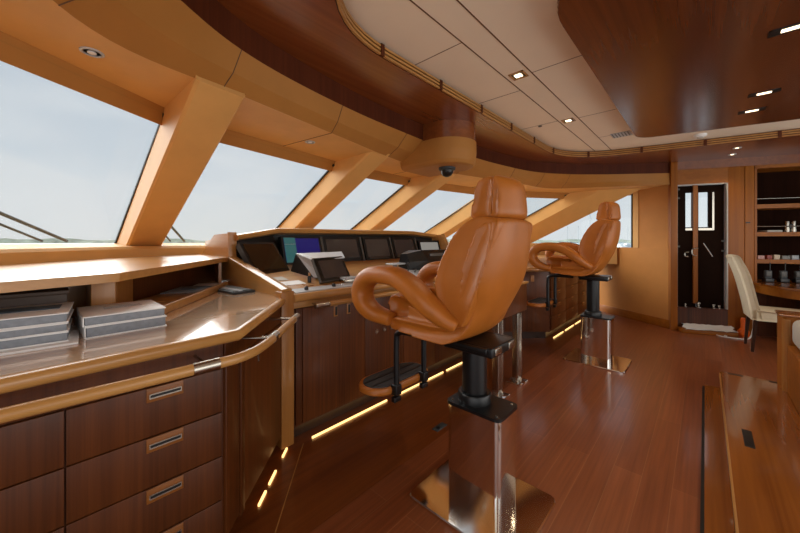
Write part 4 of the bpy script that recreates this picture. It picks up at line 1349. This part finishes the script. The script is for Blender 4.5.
def thing_part(name, parent):
    o = bpy.data.objects.new(name, None)
    o.empty_display_size = .05
    COL.objects.link(o)
    o.parent = parent
    ORG[o.name] = ORG[parent.name]
    return o
def stadium(st, z0, z1, cx, cy):
    m_ = MB()
    k = len(st)
    rows = [(.93, z0), (1.0, z0 + .012), (1.0, z1 - .012), (.96, z1)]
    vs = []
    for f, z in rows:
        for a, b in st:
            vs.append((cx + (a - cx) * f, cy + (b - cy) * f, z))
    m_.add(vs, [(i * k + j, i * k + (j + 1) % k, (i + 1) * k + (j + 1) % k, (i + 1) * k + j) for i in range(3) for j in range(k)] + [tuple(range(k))[::-1], tuple(range(3 * k, 4 * k))])
    return m_
helm_chair('large saddle-tan leather helm chair in the foreground, its back to the camera', -.822, 1.484, .825)
helm_chair('saddle-tan leather helm chair farther back, seen in profile by the side window', -.858, 4.065, .94)

# ------------------------------------------------------------------ floor hatches at the right
h1 = thing('floor_hatch', 'narrow glossy floor hatch board with a dark edge, left of the raised one', 'hatch', (.05, 2.5, 0))
obj('board', MB().poly([(p.x, p.y) for p in rounded([(-.002, .6), (.6, .6), (.6, 4.02), (-.002, 4.02)], [0, 0, 0, .05])], .0, .010), 'hatch', h1, smooth=False)
obj('edge_strip', MB().box(-.016, .6, 0, -.002, 3.98, .008), 'black', h1, smooth=False)
h2 = thing('floor_hatch', 'wide raised glossy hatch lid with a recessed black handle', 'hatch', (.4, 2.8, .01))
lid = rounded([(.102, .6), (1.3, .6), (1.3, 4.45), (.102, 4.45)], [0, 0, 0, .07])
obj('lid', MB().poly([(p.x, p.y) for p in lid], .010, .038), 'hatch', h2, smooth=False)
obj('edge', MB().box(.098, .6, .010, .108, 4.36, .0385), 'slat', h2, smooth=False)
obj('handle', MB().box(.18, 2.92, .036, .225, 3.17, .041, .002), 'black', h2)
for x0, x1 in ((.16, .26), (.42, .52)):
    obj('hinge', MB().box(x0, 4.40, .036, x1, 4.43, .041, .001), 'black', h2)
fl = thing('floor_latch', 'small dark latch plate let into the floor beside the near chair', 'latch', (-1.35, 1.86, 0))
obj('plate', MB().box(-1.38, 1.80, 0, -1.33, 1.92, .003, .001), 'rubber', fl)
obj('ring', MB().lathe([(.014, .003), (.014, .005), (.009, .005)], (-1.355, 1.84, 0), 14), 'black', fl)

# settee end at the right edge
st_ = thing('settee', 'wooden settee end with a pale grey cushion at the right edge', 'settee', (.9, 3.95, 0))
obj('end_panel', MB().poly([(p.x, p.y) for p in rounded([(.465, 4.42), (.485, 4.22), (.62, 4.22), (.62, 4.44)], [.03, .03, 0, 0])], .04, .665), 'farwood', st_)
obj('front_box', MB().box(.50, 3.0, .04, 1.6, 4.215, .43, .01), 'farwood_x', st_)
obj('top_rail', MB().box(.455, 4.20, .665, 1.5, 4.44, .685, .006), 'hatch', st_)
obj('corner_column', MB().tube([(.50, 4.225, .04), (.50, 4.225, .64)], .025, 14), 'cherry_z', st_)
obj('plinth', MB().box(.54, 3.0, .0382, 1.6, 4.4, .05), 'darkleg', st_, smooth=False)
obj('cushion', MB().pad([(p.x, p.y) for p in rounded([(-.45, .44), (.45, .44), (.45, .66), (-.45, .66)], [.06] * 4, 5)], .5, .06).xf(Matrix.Translation((.975, 3.66, .0))), 'fabric', st_, ang=60)

# ------------------------------------------------------------------ camera housing and dome camera
hz = []
hb = MB()
cx0, cy0 = -1.93, 2.80
def arc(r_, z):
    pts = [(cx0 - .42, cy0 - r_, z)] + [(cx0 + r_ * math.cos(a), cy0 + r_ * math.sin(a), z) for a in [R(-90 + 180 * k / 24) for k in range(25)]] + [(cx0 - .42, cy0 + r_, z)]
    return pts
wob = MB()
wob.strip(arc(.272, ZR), arc(.272, ZO - .01))
struct('trim_32', wob, 'ring', label='half-round mahogany drum under the ceiling surround')
lr = [arc(.272, ZO - .01), arc(.280, ZO - .012), arc(.282, 2.18), arc(.270, 2.085), arc(.250, 2.055), arc(.215, 2.045)]
lbm = MB()
for a, b in zip(lr, lr[1:]):
    lbm.strip(a, b)
lbm.add(lr[-1], [tuple(range(len(lr[-1])))])
struct('trim_33', lbm, 'leather_shaded', label='half-round tan leather housing below the drum', ang=50)
dm = thing('dome_camera', 'black dome camera hanging under the leather housing', 'camera', (-1.92, 2.76, 2.045))
obj('base', MB().lathe([(.085, 0), (.085, -.02), (.07, -.03)], (-1.92, 2.76, 2.045), 24), 'rubber', dm)
obj('dome', MB().lathe([(.066, -.03), (.062, -.055), (.045, -.08), (.02, -.092), (.004, -.095)], (-1.92, 2.76, 2.045), 24), 'black', dm)
# ------------------------------------------------------------------ downlights, vent, detector
def spot(name, x, y, z, energy, size=R(110)):
    l = bpy.data.lights.new(name, 'SPOT')
    l.energy = energy
    l.color = WARM
    l.spot_size = size
    l.spot_blend = .8
    l.shadow_soft_size = .03
    o = bpy.data.objects.new(name, l)
    COL.objects.link(o)
    return o
def downlight(label, x, y, z, round_=True, energy=6, w_=.05, l_=.05, rot=0):
    t = thing('downlight', label, 'light', (x, y, z), 'recessed ceiling lights')
    if round_:
        obj('bezel', MB().lathe([(.042, 0), (.042, -.004), (.034, -.006), (.030, -.004), (.030, 0)], (x, y, z), 24), 'silver', t)
        obj('lens', MB().lathe([(.016, -.001), (.015, -.006), (.004, -.007)], (x, y, z), 16), 'lamp' if energy > 2 else 'paper', t)
    else:
        Mx = Matrix.Translation((x, y, z)) @ Matrix.Rotation(R(rot), 4, 'Z')
        f_ = MB()
        a, b = w_, l_
        for x0, y0, x1, y1 in ((-a, -b, a, -b + .012), (-a, b - .012, a, b), (-a, -b, -a + .012, b), (a - .012, -b, a, b)):
            f_.box(x0, y0, -.005, x1, y1, .0, 0, 0, Mx)
        obj('frame', f_, 'slat' if w_ == l_ else 'black', t, smooth=False)
        obj('baffle', MB().box(-a + .01, -b + .01, -.002, a - .01, b - .01, -.0005, 0, 0, Mx), 'black', t, smooth=False)
        obj('lens', MB().box(-a * .45, -b * .42, -.006, a * .45, b * .42, -.002, .001, 0, Mx), 'lamp', t)
    if energy:
        s_ = spot('lamp', x, y, z, energy)
        s_.parent = t
        s_.location = (0, 0, -.02)
    return t
downlight('small round recessed light in the leather soffit above the first window', -1.969, .128, ZC, True, 0)
downlight('small round recessed light in the leather soffit above the second window', -2.42, 1.49, ZC, True, 0)
downlight('square brass recessed light in the pale ceiling, nearer one', -1.012, 2.373, ZW, False, 10, .055, .055)
downlight('square brass recessed light in the pale ceiling, farther one', -1.018, 3.611, ZW, False, 10, .055, .055)
downlight('rectangular recessed light in the dropped mahogany panel, nearest the camera', .342, 2.72, ZR - .005, False, 8, .085, .038, 0)
downlight('rectangular recessed light in the dropped mahogany panel, middle one', .335, 3.767, ZR - .005, False, 8, .085, .038, 0)
downlight('rectangular recessed light in the dropped mahogany panel, farthest one', .302, 4.207, ZR - .005, False, 8, .085, .038, 0)
downlight('small round recessed light in the ceiling surround before the doorway, left', .264, 6.18, ZR, True, 5)
downlight('small round recessed light in the ceiling surround before the doorway, right', .29, 5.79, ZR, True, 5)
vt = thing('air_vent', 'grey slotted air vent in the pale ceiling near the dropped panel', 'vent', (-.70, 4.5, ZW))
obj('frame', MB().box(-.80, 4.40, ZW - .004, -.61, 4.60, ZW, .001), 'silver', vt)
for k in range(6):
    obj('slot', MB().box(-.79 + .03 * k, 4.415, ZW - .0055, -.778 + .03 * k, 4.585, ZW - .003), 'bezelgrey', vt, smooth=False)
sd = thing('smoke_detector', 'small pale smoke detector on the ceiling near the far grille', 'smoke detector', (-.04, 5.13, ZW))
obj('base', MB().lathe([(.06, 0), (.06, -.015), (.045, -.03)], (-.04, 5.13, ZW), 24), 'paper', sd)
obj('sensor', MB().lathe([(.03, -.03), (.026, -.04), (.01, -.042)], (-.04, 5.13, ZW), 20), 'fabric', sd)
tag(obj('ceiling_sensor', MB().lathe([(.02, 0), (.02, -.006), (.012, -.009)], (-1.29, 3.58, ZW), 16), 'bezelgrey'), 'tiny dark sensor on the pale ceiling by the slatted cove', 'sensor')

# ------------------------------------------------------------------ outside: sea, shore, boats, wipers
struct('trim_34', MB().box(-6000, -6000, -8.2, 6000, 6000, -8.0), 'sea', label='grey sea outside', smooth=False)
struct('trim_36', MB().poly([(-4.75, -1.6), (-4.75, 7.1), (-9, 6.2), (-16, 4.2), (-20, 2.77), (-16, 1.3), (-9, -.7)], .75, .85), 'boatwhite', label='white foredeck of the yacht ahead of the windscreen', smooth=False)
sh_ = MB()
A, B, T = [], [], []
for k in range(181):
    a = R(80 + 150 * k / 180)
    r_ = 1900
    hgt = 9 + 12 * (0.5 + 0.5 * math.sin(k * .7) * math.sin(k * .23)) + random.random() * 4
    A.append((r_ * math.cos(a), r_ * math.sin(a), -8)); B.append((r_ * 1.02 * math.cos(a), r_ * 1.02 * math.sin(a), -8 + hgt)); T.append((r_ * 1.3 * math.cos(a), r_ * 1.3 * math.sin(a), -8))
sh_.strip(A, B); sh_.strip(B, T)
struct('trim_35', sh_, 'shore', label='low distant shoreline on the horizon')
def sailboat(label, x, y, rot, mast, hullmat, sc=1.0):
    t = thing('sailboat', label, 'boat', (x, y, -8), 'boats moored outside the side window')
    Mx = Matrix.Translation((x, y, -8)) @ Matrix.Rotation(rot, 4, 'Z') @ Matrix.Scale(sc, 4)
    rows = []
    for u in [k / 8 for k in range(9)]:
        xx = -5 + 10.5 * u
        wd = 1.7 * (1 - max(0, (u - .35) / .65) ** 2) * (.8 + .2 * min(1, u * 4)) + .03
        rows.append([(xx, -wd, 1.3 + .4 * u), (xx, -wd * .6, 0), (xx, wd * .6, 0), (xx, wd, 1.3 + .4 * u)])
    m_ = MB()
    m_.add([q for r_ in rows for q in r_], [(i * 4 + j, i * 4 + (j + 1) % 4, (i + 1) * 4 + (j + 1) % 4, (i + 1) * 4 + j) for i in range(8) for j in range(4)] + [(0, 1, 2, 3), (32, 33, 34, 35)])
    obj('hull', m_.xf(Mx), hullmat, t)
    obj('cabin', MB().box(-2, -1.0, 1.3, 2.2, 1.0, 2.2, .2).xf(Mx), 'boatwhite', t)
    ms = obj('mast', MB().tube([(.8, 0, 2), (.8, 0, mast)], .09, 8).xf(Mx), 'mast', t)
    obj('spreader', MB().tube([(.8, -.9, mast * .6), (.8, .9, mast * .6)], .04, 6).xf(Mx), 'mast', ms)
    obj('boom', MB().tube([(.8, 0, 3.1), (-4, 0, 3.2)], .12, 8).xf(Mx), 'boatblue', t)
    for a, b in (((5.3, 0, 1.7), (.8, 0, mast)), ((-5, 0, 1.4), (.8, 0, mast))):
        obj('stay', MB().tube([a, b], .025, 5).xf(Mx), 'mast', t)
bd = [(588, 150, 22, 20), (596, 175, 24, 80), (603, 430, 12, 140), (611, 460, 13, 40), (620, 400, 12, 120), (627, 520, 14, 70), (566, 480, 13, 20), (577, 420, 12, 50)]
bl_ = ['nearest sailboat mast seen left of the second chair through the side window', 'tall-masted sailboat seen beside the second chair headrest', 'white sailboat hull seen behind the second chair headrest', 'distant sailboat behind the second chair backrest', 'sailboat seen right of the second chair backrest', 'farthest sailboat at the right edge of the side window', 'sailboat behind the slanted far pillar', 'sailboat at the left tip of the side window']
th0 = R(43.0)
for k, (px, d_, mh, rt) in enumerate(bd):
    a = math.atan((px - 400) / 327.0) - th0
    rr = d_ / math.cos(a + th0)
    sailboat(bl_[k], rr * math.sin(a), rr * math.cos(a), R(rt), mh, 'boatwhite' if k % 3 else 'boatblue', 1.0 if k < 2 else 2.4)
# wipers parked outside the glass
def wiper(label, y0, z0, y1, z1, i):
    def on(y, z):
        p0, p1 = gp(PY[i], z), gp(PY[i + 1], z)
        return p0.lerp(p1, (y - PY[i]) / (PY[i + 1] - PY[i])) + Vector((-.03, 0, .06))
    t = thing('wiper', label, 'wiper', on(y0, z0))
    obj('arm', MB().tube([on(y0, z0), on(y1, z1)], .012, 8), 'rubber', t)
    obj('linkage', MB().tube([on(y0 - .14, z0), on(y1 - .10, z1 - .01)], .009, 8), 'rubber', t)
wiper('dark windscreen wiper outside the first window at the left edge', .10, 1.24, -.32, 1.48, 0)
wiper('dark windscreen wiper outside the second window beside the first pillar', 1.06, 1.24, .72, 1.50, 1)
